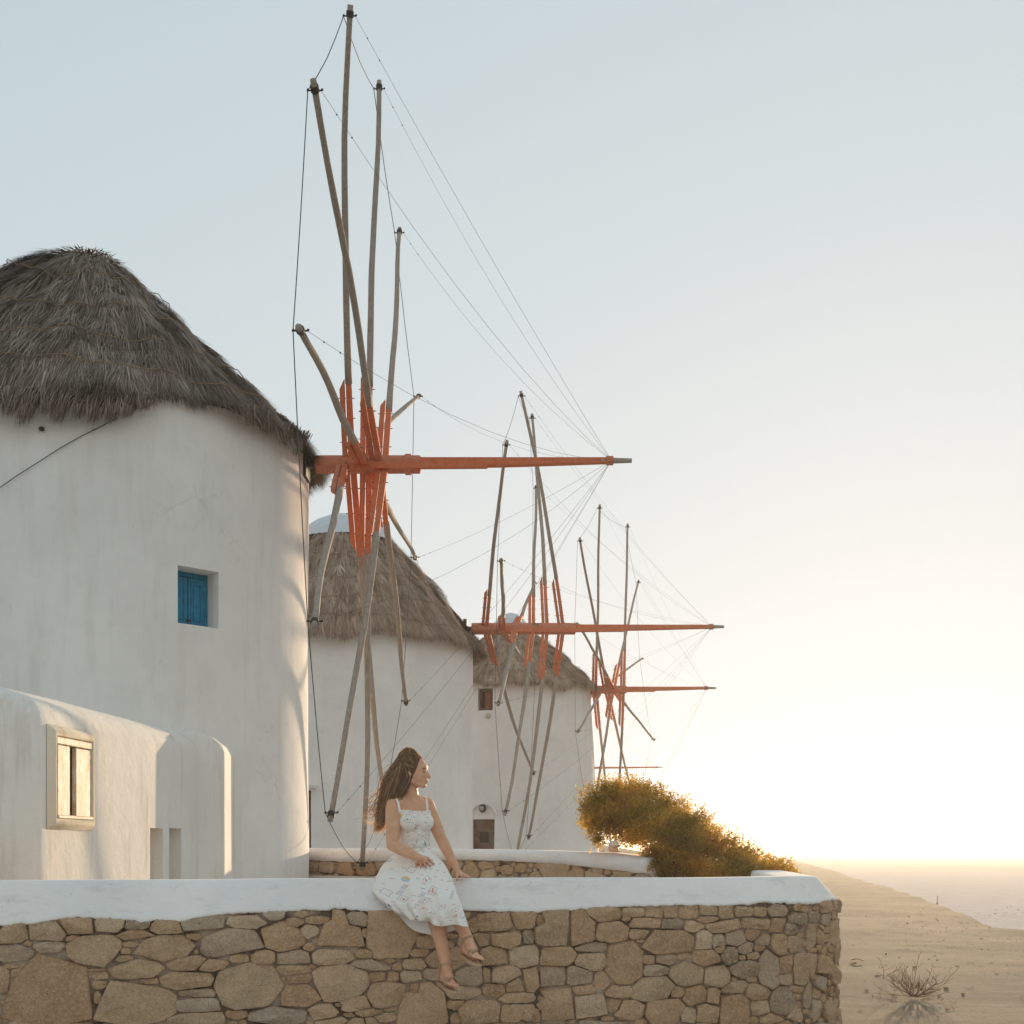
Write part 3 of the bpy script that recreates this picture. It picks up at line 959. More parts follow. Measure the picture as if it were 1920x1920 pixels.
def roof(parent, ax, ay, r0, z0, hemR, hemZ, p, n, mat, seed, view=(-2.2, 1.6), slen=(.22, .46), wid=.011, droop=.0):
    """thatched cone; hemR, hemZ and the bulge p are functions of the bearing phi"""
    r = np.random.default_rng(seed)
    phs = np.linspace(0, 2 * math.pi, 361)
    HZ = np.array([hemZ(a) for a in phs]); HR = np.array([hemR(a) for a in phs]); PP = np.array([p(a) for a in phs])
    def surf(ph, t, off=0.0):
        q = np.mod(ph, 2 * math.pi)
        hz = np.interp(q, phs, HZ); hr = np.interp(q, phs, HR); pp = np.interp(q, phs, PP)
        rr = r0 + (hr - r0) * t
        z = z0 - (z0 - hz) * np.clip(t, 0, 1.2) ** pp
        lump = .015 * np.sin(3 * q + 5 * t + seed) + .022 * np.sin(7 * q - 9 * t) + .022 * np.sin(13 * q + 17 * t) + .02 * np.sin(29 * q + 3 * t)
        rr = rr + lump * np.clip(t * 3, 0, 1) + off
        return np.stack([ax + rr * np.cos(q), ay + rr * np.sin(q), z + lump * .5 + off * .6], -1)
    # under-layer
    nt, npn = 26, 160
    PH, T = np.meshgrid(np.linspace(0, 2 * math.pi, npn, endpoint=False), np.linspace(0, .985, nt), indexing='ij')
    V = surf(PH.ravel(), T.ravel(), -.06).reshape(-1, 3)
    Fc = []
    for i in range(npn):
        for j in range(nt - 1):
            a = i * nt + j; b = ((i + 1) % npn) * nt + j
            Fc.append((a, b, b + 1, a + 1))
    V = np.vstack([V, [[ax, ay, z0 - .02]]])
    tri = [(i * nt, len(V) - 1, ((i + 1) % npn) * nt) for i in range(npn)]
    me = mesh_np('thatch_bed', V, Fc + tri, True, attr={'v': np.full(len(V), .08)})
    bed = link('thatch_bed', me, mat, parent)
    # strands in overlapping courses
    ph = r.uniform(view[0], view[1], n)
    t = np.sqrt(r.uniform(.0, 1.0, n)) * 1.0
    nc = 12
    course = np.floor(t * nc + .35 * np.sin(ph * 5) + .3 * np.sin(ph * 17)) ; jit = r.beta(1.3, 2.6, n)
    t = np.clip((course + jit) / nc, 0.0, .985)
    fringe = r.random(n) < .16
    t = np.where(fringe, r.uniform(.88, .985, n), t)
    L = r.uniform(slen[0], slen[1], n) * np.where(fringe, .8, 1.0)
    q_ = np.mod(ph, 2 * math.pi)
    slope = np.hypot(np.interp(q_, phs, HR) - r0, z0 - np.interp(q_, phs, HZ))
    t = np.minimum(t, 1.03 - L / slope * .9 - .05 * r.random(n) ** 2)
    a0 = surf(ph, t, 0.0); a1 = surf(ph, t + .02, 0.0)
    dirn = a1 - a0; dirn /= np.linalg.norm(dirn, axis=1)[:, None]
    radial = np.stack([np.cos(ph), np.sin(ph), np.zeros(n)], -1)
    tang = np.stack([-np.sin(ph), np.cos(ph), np.zeros(n)], -1)
    nrm = np.cross(tang, dirn); nrm *= np.sign((nrm * (radial + [0, 0, .8])).sum(1))[:, None]
    clump = np.sin(ph * 61 + 11 * t) * .5 + np.sin(ph * 23 - 19 * t) * .5
    tb = np.floor(np.mod(ph, 2 * math.pi) * 22 + .5 * np.sin(course * 1.7)) * 131 + course * 17 + seed
    tr = np.modf(np.abs(np.sin(tb * 12.9898) * 43758.5453))[0]; tr2 = np.modf(np.abs(np.sin(tb * 78.233) * 12543.21))[0]
    sway = .16 * clump + r.normal(0, .12, n) + droop + (tr - .5) * .24
    lift = r.uniform(-.02, .08, n) + .03 * clump + (tr2 - .35) * .09
    d = dirn + tang * sway[:, None] + nrm * lift[:, None]
    d /= np.linalg.norm(d, axis=1)[:, None]
    w = wid * r.uniform(.6, 1.4, n)
    side = np.cross(d, nrm); side /= np.linalg.norm(side, axis=1)[:, None]
    base = a0 + nrm * r.uniform(-.045, .012, n)[:, None] + nrm * (.035 * (jit - .3))[:, None]
    sag = np.stack([np.zeros(n), np.zeros(n), -L * np.where(fringe, .28, .05)], -1)
    mid = base + d * (L * .55)[:, None] + sag * .35
    tip = base + d * L[:, None] + sag
    V = np.concatenate([base - side * (w * .5)[:, None], base + side * (w * .5)[:, None], mid - side * (w * .42)[:, None], mid + side * (w * .42)[:, None], tip], 0)
    i = np.arange(n)
    tri = np.concatenate([np.stack([i, i + n, i + 3 * n], 1), np.stack([i, i + 3 * n, i + 2 * n], 1), np.stack([i + 2 * n, i + 3 * n, i + 4 * n], 1)], 0)
    v = np.clip(r.beta(2.2, 2.2, n) * .7 + .10 * clump + .32 * (tr2 - .5) + .15, 0, 1)
    me = mesh_np('thatch', V, tri, False, attr={'v': np.concatenate([v] * 5)})
    o = link('thatch', me, mat, parent); o['kind'] = 'stuff'
    # binding twines
    for k, tt in enumerate((.30, .55, .74, .90)):
        q = np.linspace(view[0], view[1], 90)
        pts = surf(q, tt + .02 * np.sin(q * 3 + k), .035)
        MB().tube([Vector(x) for x in pts], .005, 4).build('binding_twine', M_TWINE, parent)
    return surf

def hem_from_pixels(ax, ay, R, tab, zdef):
    """height of the thatch edge around the tower, read at the columns where it is seen"""
    def hz(ph):
        x, y = ax + R * math.cos(ph), ay + R * math.sin(ph)
        facing = (math.cos(ph) * (0 - ax) + math.sin(ph) * (0 - ay)) / math.hypot(ax, ay)
        if facing < -.25: return zdef
        py = np.interp(PX(x, y), [a for a, b in tab], [b for a, b in tab])
        z = EYE + (HOR - py) / F * y
        k = min(1, max(0, (facing + .25) / .3))
        return float(min(z, zdef) * k + zdef * (1 - k))
    return hz

def tower_mesh(ax, ay, rb, rt, zb, zt, cutters, seed=0, n=120, m=30, lean=(0, 0)):
    V = []; Fc = []
    for j in range(m + 1):
        k = j / m; r_ = rb + (rt - rb) * k
        for i in range(n):
            a = 2 * math.pi * i / n
            z = zb + ((zt(a) if callable(zt) else zt) - zb) * k
            q = r_ + .014 * mnoise.noise(Vector((math.cos(a) * 2.2, math.sin(a) * 2.2, z * .9 + seed)))
            V.append((ax + lean[0] * k + q * math.cos(a), ay + lean[1] * k + q * math.sin(a), z))
    for j in range(m):
        for i in range(n):
            Fc.append((j * n + i, j * n + (i + 1) % n, (j + 1) * n + (i + 1) % n, (j + 1) * n + i))
    Fc.append(tuple(reversed(range(n)))); Fc.append(tuple(range(m * n, (m + 1) * n)))
    me = mesh_np('tower', V, Fc, True)
    if cutters: me = boolean_cut(me, cutters)
    return smooth_by_angle(me, 38)

def on_tower(ax, ay, R, px):
    """bearing of the tower surface seen at column px"""
    k = (px - 960) / F
    a = k * k + 1; b = -2 * (k * ax + ay); c = ax * ax + ay * ay - R * R
    y = (-b - math.sqrt(b * b - 4 * a * c)) / (2 * a)
    return math.atan2(y - ay, k * y - ax), y

def opening(ax, ay, R, px0, px1, py0, py1, dep):
    p0, y0 = on_tower(ax, ay, R, px0); p1, y1 = on_tower(ax, ay, R, px1)
    ph, ym = on_tower(ax, ay, R, (px0 + px1) / 2)
    A = Vector((ax + R * math.cos(p0), ay + R * math.sin(p0), 0)); B = Vector((ax + R * math.cos(p1), ay + R * math.sin(p1), 0))
    t = (B - A).normalized(); nrm = Vector((t.y, -t.x, 0)); w = (B - A).length
    z1 = EYE + (HOR - py0) / F * ym; z0 = EYE + (HOR - py1) / F * ym
    c = (A + B) / 2; c.z = (z0 + z1) / 2
    cut = MB().box(c + nrm * (.3 - dep) * .5, t * (w / 2), nrm * ((.3 + dep) / 2), Vector((0, 0, (z1 - z0) / 2))).data('c')
    return dict(c=c, t=t, n=nrm, w=w, h=z1 - z0, cut=cut, dep=dep)

def spoke_points(tip, base, bend, n=12, curve=None):
    pts = []
    for k in range(n + 1):
        q = k / n
        p = base.lerp(tip, q)
        p.x = base.x + (tip.x - base.x) * (bend * q + (1 - bend) * q ** 2.2)
        wob = .018 * math.sin(q * 5 + base.x * 9) + .012 * math.sin(q * 11 + tip.y * 4)
        p.x += wob * q; p.z += wob * .4 * q
        pts.append(p)
    return pts

def sail_wheel(parent, D, H, R, hubz, spokes, shaft, clampw=.10, detail=True, red=.235, rr=(.040, .027), rope_r=.0046, red_mat=None, opp=True):
    """spokes: (degrees from straight up towards the back, tip column, hub column, bend)"""
    tips = []; red_mat = red_mat or M_RED
    for k, (deg, tpx, bpx, bend) in enumerate(spokes):
        th = math.radians(deg)
        d = D + R * math.sin(th); z = EYE + H + R * math.cos(th)
        tip = Vector(((tpx - 960) / F * d, d, z))
        base = Vector(((bpx - 960) / F * D, D, EYE + hubz))
        pts = spoke_points(tip, base, bend)
        tips.append((deg, tip, pts))
        ax = (pts[3] - pts[0]).normalized()
        # the painted foot of the arm, through the shaft
        nred = 3
        q = red * random.uniform(.92, 1.08) * 12
        foot = [base - ax * .02] + [pts[i] for i in range(1, int(q) + 1)] + [pts[int(q)].lerp(pts[int(q) + 1], q - int(q))]
        m = MB().beam(foot, .074, .070, (1, 0, 0), .78)
        me = bevelled(m.data('arm_foot'), .008, 1); o_arm = link('arm', me, red_mat, parent)
        sp = [foot[-1] - (foot[-1] - foot[-2]).normalized() * .1] + [p for i, p in enumerate(pts) if i > q]
        rad = list(np.linspace(rr[0], rr[1], len(sp)))
        pole = MB().tube(sp, rad, 9, True, jit=.06)
        o_pole = pole.build('pole', M_WOOD, parent, True)
        # clamp board bolted alongside
        if detail:
            off = Vector((-.074, 0, 0))
            ln = R * red * random.uniform(.76, .93)
            a = base + off + ax * .02; b = base + off + ax * ln
            cb = MB().beam([a, base + off + ax * ln * .5, b], .056, .058, (1, 0, 0))
            # slanted end
            cb.v[-4] += -ax * .0; cb.v[-1] += ax * 0
            for i_ in (-3, -2): cb.v[i_] = cb.v[i_] + ax * .11
            me = bevelled(cb.data('clamp_board'), .007, 1); link('clamp_board', me, M_REDS if k % 3 == 0 else red_mat, o_arm)
            for f_ in (.3, .62, .88):
                c_ = base + ax * (ln * f_)
                MB().tube([c_ + Vector((-.125, 0, 0)), c_ + Vector((.060, 0, 0))], .0045, 5).build('bolt', M_IRON, o_arm)
            # lashing at the tip
            t2 = (pts[-1] - pts[-2]).normalized(); e = pts[-1] - t2 * .09
            ls = MB()
            for i_ in range(3):
                ls.tube([e + t2 * (i_ * .016 - .012), e + t2 * (i_ * .016 + .012)], rr[1] * 1.35, 10)
            ls.tube([e + Vector((-.07, 0, .0)), e + Vector((.055, 0, 0))], .007, 5)
            for sgn in (-1, 1):
                ls.ball(e + Vector((sgn * .058, .0, .006)), .012, nu=6, nv=4)
            ls.build('lashing', M_IRON, o_pole)
        else:
            ln = R * red * .8; off = Vector((-.08, 0, 0))
            me = MB().beam([base + off, base + off + ax * ln], .06, .06, (1, 0, 0)).data('clamp_board')
            link('clamp_board', me, red_mat, o_arm)
            t2 = (pts[-1] - pts[-2]).normalized(); e = pts[-1] - t2 * .09
            MB().tube([e - t2 * .03, e + t2 * .03], rr[1] * 1.5, 7).build('lashing', M_IRON, o_pole)
    # shaft
    x0, x1, x2, x3 = [(q - 960) / F * D for q in shaft[:4]]
    zc = EYE + hubz; hw = shaft[4]
    s = MB().tube([(x0, D, zc), (x0 + .05, D, zc), (x1 - .02, D, zc), (x1, D, zc)], [hw * .97, hw, hw, hw * .96], 8)
    me = bevelled(s.data('shaft'), .01, 1); link('shaft', me, M_REDS, parent)
    b = MB().beam([(x1 - .5, D, zc + .01), ((x1 + x2) / 2, D - .02, zc + .02), (x2, D - .03, zc + .035)], hw * 1.15, hw * 1.15, (0, 1, 0), .55)
    me = bevelled(b.data('bowsprit'), .01, 1); bow = link('bowsprit', me, red_mat, parent)
    tipp = Vector((x2, D - .03, zc + .035))
    MB().tube([tipp - Vector((.12, 0, 0)), tipp + Vector((x3 - x2, 0, 0))], [hw * .36, hw * .24], 8).build('bowsprit_tip', M_WOOD, bow)
    MB().tube([tipp - Vector((.06, 0, 0)), tipp + Vector((.02, 0, 0))], hw * .50, 8).build('tip_band', M_REDS, bow)
    if detail:
        x = x0 + .33 * (x1 - x0)
        MB().beam([(x, D - hw * .9, zc - hw * .45), (x2 * .35 + x1 * .65, D - hw * .75, zc - hw * .30)], hw * .7, hw * .62, (0, 1, 0)).build('shaft_fish', red_mat, bow)
        for q in (.45, .88):
            xx = x0 + q * (x1 - x0)
            MB().tube([(xx - .035, D, zc), (xx + .035, D, zc)], hw * 1.12, 8).build('shaft_band', M_REDS, bow)
    # axle into the tower
    MB().tube([(x0 - .55, D, zc), (x0 + .05, D, zc)], hw * .38, 10).build('axle', M_IRON, parent, True)
    MB().box((x0 - .12, D, zc), (.035, 0, 0), (0, .14, 0), (0, 0, .17)).build('axle_bearing', M_IRON, parent)
    # ropes
    order = sorted(tips, key=lambda q: q[0])
    m = len(order)
    for k in range(m):
        a, b = order[k][1], order[(k + 1) % m][1]
        ea = order[k][2][-1] - (order[k][2][-1] - order[k][2][-2]).normalized() * .09
        eb = order[(k + 1) % m][2][-1] - (order[(k + 1) % m][2][-1] - order[(k + 1) % m][2][-2]).normalized() * .09
        mid = (ea + eb) / 2 - Vector((0, 0, .03 * (eb - ea).length))
        pts = [ea, ea.lerp(mid, .5) - Vector((0, 0, .012)), mid, mid.lerp(eb, .5) - Vector((0, 0, .012)), eb]
        pts = [p + Vector((-.06, 0, 0)) for p in pts]
        MB().tube(pts, rope_r, 5).build('rim_rope', M_ROPE, parent)
    for deg, t, pts in order:
        e = pts[-1] - (pts[-1] - pts[-2]).normalized() * .09 + Vector((.05, 0, 0))
        sag = random.uniform(.01, .05) * (tipp - e).length
        seg = [e.lerp(tipp, q) - Vector((0, 0, sag * 4 * q * (1 - q))) for q in np.linspace(0, 1, 9)]
        rb = MB().tube(seg, rope_r * .34, 4)
        if detail:
            dd = (tipp - e).normalized()
            for q in (.20, .40):
                f_ = q / (tipp - e).length
                rb.ball(e.lerp(tipp, f_) - Vector((0, 0, sag * 4 * f_ * (1 - f_))), .008, nu=5, nv=4)
        rb.build('stay_rope', M_ROPE, parent)

# ------------------------------------------------------------------ the nearest mill
A1 = (-4.84, 14.0); R1 = 2.48
mill1 = empty('windmill', (A1[0], A1[1], .8), 'nearest white windmill with grey thatch, blue shutter and red-footed sail arms', 'windmill', 'row of whitewashed windmills')
win1 = opening(A1[0], A1[1], R1, 333, 410, 1066, 1173, .26)
def shutters(o, parent):
    c, t, n, w, h = o['c'], o['t'], o['n'], o['w'], o['h']
    back = c - n * (o['dep'] - .015)
    fr = MB()
    for s in (-1, 1): fr.box(back + t * (s * (w / 2 - .02)), t * .02, n * .03, Vector((0, 0, h / 2 - .002)))
    fr.box(back + Vector((0, 0, h / 2 - .025)), t * (w / 2 - .042), n * .028, Vector((0, 0, .023)))
    link('window_frame', bevelled(fr.data('window_frame'), .003), M_BLUE, parent)
    for s in (-1, 1):
        lw = (w - .09) / 4
        lc = back + n * .02 + t * (s * (lw + .002)) - Vector((0, 0, .025))
        m = MB().box(lc, t * (lw - .002), n * .016, Vector((0, 0, h / 2 - .03)))
        leaf = link('shutter', bevelled(m.data('shutter'), .003), M_BLUE, parent)
        pm = MB()
        for gx, gz, o_ in ((.72, .80, .004),):
            # moulding frame
            for sx in (-1, 1): pm.box(lc + n * .018 + t * (sx * lw * .58), t * .009, n * .008, Vector((0, 0, h * .36)))
            for sz in (-1, 1): pm.box(lc + n * .018 + Vector((0, 0, sz * h * .36)), t * (lw * .58 + .009), n * .0075, Vector((0, 0, .009)))
        link('moulding', bevelled(pm.data('moulding'), .003), M_BLUE, leaf)
        link('panel', bevelled(MB().box(lc + n * .019, t * (lw * .40), n * .009, Vector((0, 0, h * .31))).data('panel'), .006), M_BLUE, leaf)
    MB().box(back + n * .045 + t * -.0 - Vector((0, 0, h * .36)), t * .03, n * .006, Vector((0, 0, .008))).build('latch', M_IRON, parent)
shutters(win1, mill1)
hem1 = [(-400, 722), (-100, 720), (0, 716), (60, 718), (110, 716), (160, 722), (205, 730), (240, 734), (290, 730), (350, 716), (400, 712), (440, 728), (480, 756), (520, 776), (545, 800), (565, 820), (590, 826), (640, 830)]
RH1 = 2.62
def p1(ph):   # bulges more towards the left
    return 1.0 + .42 * max(0, -math.cos(ph)) + .16 * max(0, -math.sin(ph))
surf1 = roof(mill1, A1[0], A1[1], .27, EYE + 6.72, lambda a: RH1 + .05 * math.sin(9 * a), hem_from_pixels(A1[0], A1[1], RH1, hem1, EYE + 4.5), p1, 100000, M_TH1, 3, view=(-3.3, 1.0), slen=(.20, .42), wid=.0085, droop=-.12)
def under(surf, t): return lambda a: float(surf(np.array([a]), np.array([t]), -.14)[0, 2])
link('tower', tower_mesh(A1[0], A1[1], R1, R1, .75, under(surf1, .975), [win1['cut']], 1), M_PLASTER, mill1)
# crown of the roof: a knot of stiff stems
def crown(parent, ax, ay, z, r, n, mat, seed):
    q = random.Random(seed); V = []; Fc = []
    for k in range(n):
        a = q.uniform(0, 6.283); rr = r * math.sqrt(q.random())
        b = Vector((ax + rr * math.cos(a), ay + rr * math.sin(a), z + q.uniform(-.12, .0)))
        d = Vector((math.cos(a) * q.uniform(.2, 1.3), math.sin(a) * q.uniform(.2, 1.3), q.uniform(-.7, .05))).normalized() * q.uniform(.07, .15)
        s = d.cross(Vector((0, 0, 1))); s = s.normalized() * .009 if s.length > 1e-5 else Vector((.009, 0, 0))
        i = len(V); V += [b - s, b + s, b + d]; Fc.append((i, i + 1, i + 2))
    o = link('roof_crown', mesh_np('roof_crown', [tuple(v) for v in V], Fc, False, attr={'v': np.repeat(np.random.default_rng(seed).random(n), 3)}), mat, parent)
    o['kind'] = 'stuff'
def locks():
    q = np.random.default_rng(31); V = []; Fc = []; vv = []
    for px, py, dx, dy, n in ((-10, 738, -26, 52, 170), (30, 738, -24, 44, 190), (62, 738, -36, 62, 170), (100, 738, -26, 40, 190), (128, 740, -38, 56, 200), (160, 742, -30, 46, 190), (192, 746, -38, 50, 220), (222, 750, -30, 44, 240), (250, 752, -28, 34, 220), (275, 750, -14, 22, 160), (470, 772, 4, 30, 160), (500, 782, 4, 34, 200), (535, 806, -2, 34, 160), (560, 822, -6, 34, 140)):
        for k in range(n):
            x = px + q.normal(0, 11); ph, y = on_tower(A1[0], A1[1], RH1 + .0, min(x, 590)); y -= q.uniform(-.03, .06)
            b = P(x, py + q.uniform(-16, 6), y); f = q.uniform(.55, 1.1)
            e = P(x + dx * f * .6 + q.normal(0, 4) + (px - x) * .55, py + dy * f, y - .02 + q.uniform(-.03, .03))
            m = b.lerp(e, .5) + Vector((.004, -.03, .02)); w = Vector((.0055, 0, .002))
            i = len(V); V += [tuple(b - w), tuple(b + w), tuple(m - w * .8), tuple(m + w * .8), tuple(e)]
            Fc += [(i, i + 1, i + 3, i + 2), (i + 2, i + 3, i + 4)]; vv += [float(q.beta(2, 2.6))] * 5
    o = link('thatch_fringe', mesh_np('thatch_fringe', V, Fc, False, attr={'v': vv}), M_TH1, mill1); o['kind'] = 'stuff'
locks()
crown(mill1, A1[0], A1[1], EYE + 6.74, .34, 2600, M_TH2, 4)
sp1 = [(-32, 652, 660, .45), (-62, 588, 712, .75), (-92, 560, 686, .8), (-122, 585, 648, .95), (-152, 620, 722, .65), (178, 680, 692, .35), (-2, 711, 692, .35), (28, 752, 722, .55), (58, 785, 650, .8), (88, 778, 686, .9), (118, 762, 712, .8), (148, 722, 662, .6)]
sail_wheel(mill1, 14.0, 695 / F * 14, 733 / F * 14, 724 / F * 14, sp1, (592, 789, 1146, 1184, .105))
# overhead wire and its knob on the tower
def wall_wire():
    pts = []
    for px, py in ((-40, 945), (0, 914), (30, 893), (60, 874), (76, 864), (110, 842), (152, 818), (185, 802), (222, 783)):
        ph, y = on_tower(A1[0], A1[1], R1 + .02, px); pts.append(P(px, py, y))
    MB().tube(pts, .004, 5).build('wall_wire', M_IRON, mill1)
    ph, y = on_tower(A1[0], A1[1], R1 + .03, 78)
    MB().ball(P(78, 804, y), .028, .028, .022).build('wall_knob', M_IRON, mill1, True)
    # the rope that hangs down past the tower edge comes with the sail wheel
wall_wire()

# ------------------------------------------------------------------ the second mill
A2 = (-3.27, 24.1); R2 = 2.5
mill2 = empty('windmill', (A2[0], A2[1], 1.3), 'second white windmill, brown thatch under a pale ribbed cap, right behind the nearest', 'windmill', 'row of whitewashed windmills')
door2 = opening(A2[0], A2[1], R2, 572, 583, 1482, 1600, .2)
MB().box(door2['c'] - door2['n'] * .12, door2['t'] * (door2['w'] / 2 - .01), door2['n'] * .03, Vector((0, 0, door2['h'] / 2 - .01))).build('door', M_BROWN, mill2)
pd = door2['c'] + Vector((0, 0, door2['h'] / 2 + .06)) + door2['n'] * .06
link('door_hood', bevelled(MB().box(pd, door2['t'] * .18, door2['n'] * .1, Vector((0, 0, .035))).data('door_hood'), .01), M_HOUSE, mill2)
# plinth
link('plinth', tower_mesh(A2[0], A2[1], R2 + .12, R2 + .10, 1.15, EYE + .02, None, 5, 96, 3), M_PLASTER2, mill2)
hem2 = [(400, 1185), (580, 1183), (640, 1188), (700, 1178), (760, 1172), (790, 1188), (830, 1192), (860, 1186), (890, 1205), (905, 1220), (960, 1225)]
surf2 = roof(mill2, A2[0], A2[1], .85, EYE + 6.10, lambda a: 2.72 + .05 * math.sin(8 * a + 1), hem_from_pixels(A2[0], A2[1], 2.72, hem2, EYE + 3.9), lambda a: 1.15, 52000, M_TH2, 8, view=(-2.6, .9), slen=(.22, .40), wid=.012, droop=.05)
link('tower', tower_mesh(A2[0], A2[1], R2, R2, 1.2, under(surf2, .94), [door2['cut']], 2, 96, 20), M_PLASTER2, mill2)
def pale_cap(parent, ax, ay, zb, zt, r, nrib=18):
    V = []; Fc = []; n = nrib * 4; lev = [(1.0, 0), (.86, .35), (.62, .68), (.34, .90), (.06, 1.0)]
    for q, k in lev:
        for i in range(n):
            a = 2 * math.pi * i / n; rr = r * q * (1 + (.025 if i % 4 == 0 else 0))
            V.append((ax + rr * math.cos(a), ay + rr * math.sin(a), zb + (zt - zb) * k))
    for j in range(len(lev) - 1):
        for i in range(n):
            Fc.append((j * n + i, j * n + (i + 1) % n, (j + 1) * n + (i + 1) % n, (j + 1) * n + i))
    Fc.append(tuple(range((len(lev) - 1) * n, len(lev) * n)))
    link('roof_cap', mesh_np('roof_cap', V, Fc, False), M_PALECAP, parent)
pale_cap(mill2, A2[0], A2[1], EYE + 6.0, EYE + 6.60, 1.0)
sp2 = [(-25, 975, 1056, .7), (-55, 951, 912, .8), (-85, 939, 945, .9), (-115, 935, 968, .8), (-145, 945, 1000, .7), (-175, 970, 1026, .7), (5, 998, 1026, .7), (35, 1005, 1000, .6), (65, 1005, 968, .9), (95, 1010, 945, .9), (125, 1000, 914, .8), (155, 988, 1056, .7)]
sail_wheel(mill2, 24.1, 408 / F * 24.1, 426 / F * 24.1, 416 / F * 24.1, sp2, (884, 1079, 1335, 1357, .118), rope_r=.0042)

# ------------------------------------------------------------------ the third mill
A3 = (-.03, 30.6)
mill3 = empty('windmill', (A3[0], A3[1], 1.3), 'third white windmill with arched brown door, standing left of the bush', 'windmill', 'row of whitewashed windmills')
win3 = opening(A3[0], A3[1], 2.0, 896, 924, 1290, 1332, .16)
door3 = opening(A3[0], A3[1], 2.17, 886, 927, 1536, 1592, .12)
def door_parts(o, parent):
    c, t, n, w, h = o['c'], o['t'], o['n'], o['w'], o['h']
    b = c - n * (o['dep'] - .03)
    d = link('door', bevelled(MB().box(b, t * (w / 2 - .005), n * .025, Vector((0, 0, h / 2 - .005))).data('door'), .005), M_BROWN, parent)
    MB().box(b + n * .028 - t * .0 - Vector((0, 0, h * .1)), t * (w * .2), n * .008, Vector((0, 0, h * .18))).build('hatch', flat('dark hatch', (.03, .016, .012), .6), d)
    MB().ball(b + n * .04 - t * (w * .33) - Vector((0, 0, h * .15)), .025).build('door_knob', flat('brass', (.5, .3, .12), .4, .5), d, True)
    # arch moulding
    pts = []
    for k in range(13):
        a = math.pi * k / 12
        pts.append(c + n * .02 + t * (math.cos(a) * (w / 2 + .05)) + Vector((0, 0, h / 2 + .06 + math.sin(a) * .30)))
    MB().tube(pts, .028, 6).build('arch_moulding', M_PLASTER2, parent, True)
    lp = c + n * .06 + Vector((0, 0, h / 2 + .25))
    lm = MB().ball(lp, .085, .07, .10).build('wall_lamp', M_IRON, parent, True)
    MB().ball(lp + n * .055, .05, .03, .055).build('lamp_glass', flat('lamp glass', (.45, .4, .33), .3, .5), lm, True)
door_parts(door3, mill3)
def win_parts(o, parent):
    c, t, n, w, h = o['c'], o['t'], o['n'], o['w'], o['h']
    b = c - n * (o['dep'] - .03); fr = MB()
    for s in (-1, 1):
        fr.box(b + t * (s * (w / 2 - .03)), t * .028, n * .03, Vector((0, 0, h / 2 - .005)))
        fr.box(b + Vector((0, 0, s * (h / 2 - .03))), t * (w / 2 - .06), n * .028, Vector((0, 0, .025)))
    link('window_frame', bevelled(fr.data('window_frame'), .004), M_BROWN, parent)
    MB().box(b - n * .01 + t * .03, t * (w * .2), n * .02, Vector((0, 0, h / 2 - .06))).build('shutter', wood('red brown shutter', (.17, .06, .03), (.24, .09, .05)), parent)
    MB().box(b - n * .025, t * (w / 2 - .06), n * .004, Vector((0, 0, h / 2 - .06))).build('pane', flat('dark pane', (.02, .015, .013), .3), parent)
win_parts(win3, mill3)
ph, y = on_tower(A3[0], A3[1], 2.06, 915)
MB().ball(P(915, 1342, y), .06, .05, .07).build('wall_lamp', flat('cream fixture', (.55, .48, .38), .6), mill3, True)
hem3 = [(860, 1272), (900, 1276), (930, 1280), (960, 1273), (1000, 1276), (1030, 1279), (1060, 1288), (1085, 1278), (1105, 1276), (1150, 1280)]
surf3 = roof(mill3, A3[0], A3[1], .42, EYE + 5.52, lambda a: 2.18 + .04 * math.sin(8 * a), hem_from_pixels(A3[0], A3[1], 2.18, hem3, EYE + 4.0), lambda a: 1.12, 24000, M_TH2, 12, view=(-2.6, .9), slen=(.2, .38), wid=.018)
link('tower', tower_mesh(A3[0], A3[1], 2.22, 1.98, 1.2, under(surf3, .95), [win3['cut'], door3['cut']], 3, 96, 20), M_PLASTER2, mill3)
pale_cap(mill3, A3[0], A3[1], EYE + 5.46, EYE + 5.93, .50, 14)
sp3 = [(-19, 1125, 1117, .6), (-49, 1085, 1138, .9), (-79, 1080, 1152, .9), (-109, 1083, 1128, .9), (11, 1179, 1170, .6), (41, 1197, 1152, .9), (71, 1205, 1130, .9), (101, 1227, 1154, .9), (-139, 1106, 1150, .9), (-169, 1150, 1169, .7), (131, 1196, 1140, .9), (161, 1150, 1118, .9)]
sail_wheel(mill3, 30.6, 301 / F * 30.6, 336 / F * 30.6, 302 / F * 30.6, sp3, (1103, 1175, 1325, 1342, .105), rope_r=.0036, rr=(.034, .026))

# ------------------------------------------------------------------ the farthest mill, all but hidden
A4 = (.6, 62.0)
mill4 = empty('windmill', (A4[0], A4[1], 1.3), 'farthest windmill, only its sail beams showing between the third mill and the bush', 'windmill', 'row of whitewashed windmills')
link('tower', tower_mesh(A4[0], A4[1], 2.3, 2.1, 1.2, EYE + 3.85, None, 4, 48, 6), M_PLASTER2, mill4)
roof(mill4, A4[0], A4[1], .4, EYE + 5.4, lambda a: 2.3, lambda a: EYE + 3.9, lambda a: 1.1, 4000, M_TH2, 21, slen=(.3, .5), wid=.03)
sp4 = [(-20 + 30 * k, 1096 + 8 * math.sin(math.radians(-20 + 30 * k)), 1092 + (k % 6) * 3, .8) for k in range(12)]
sail_wheel(mill4, 62, 155 / F * 62, 160 / F * 62, 155 / F * 62, sp4, (1085, 1114, 1232, 1242, .10), detail=False)
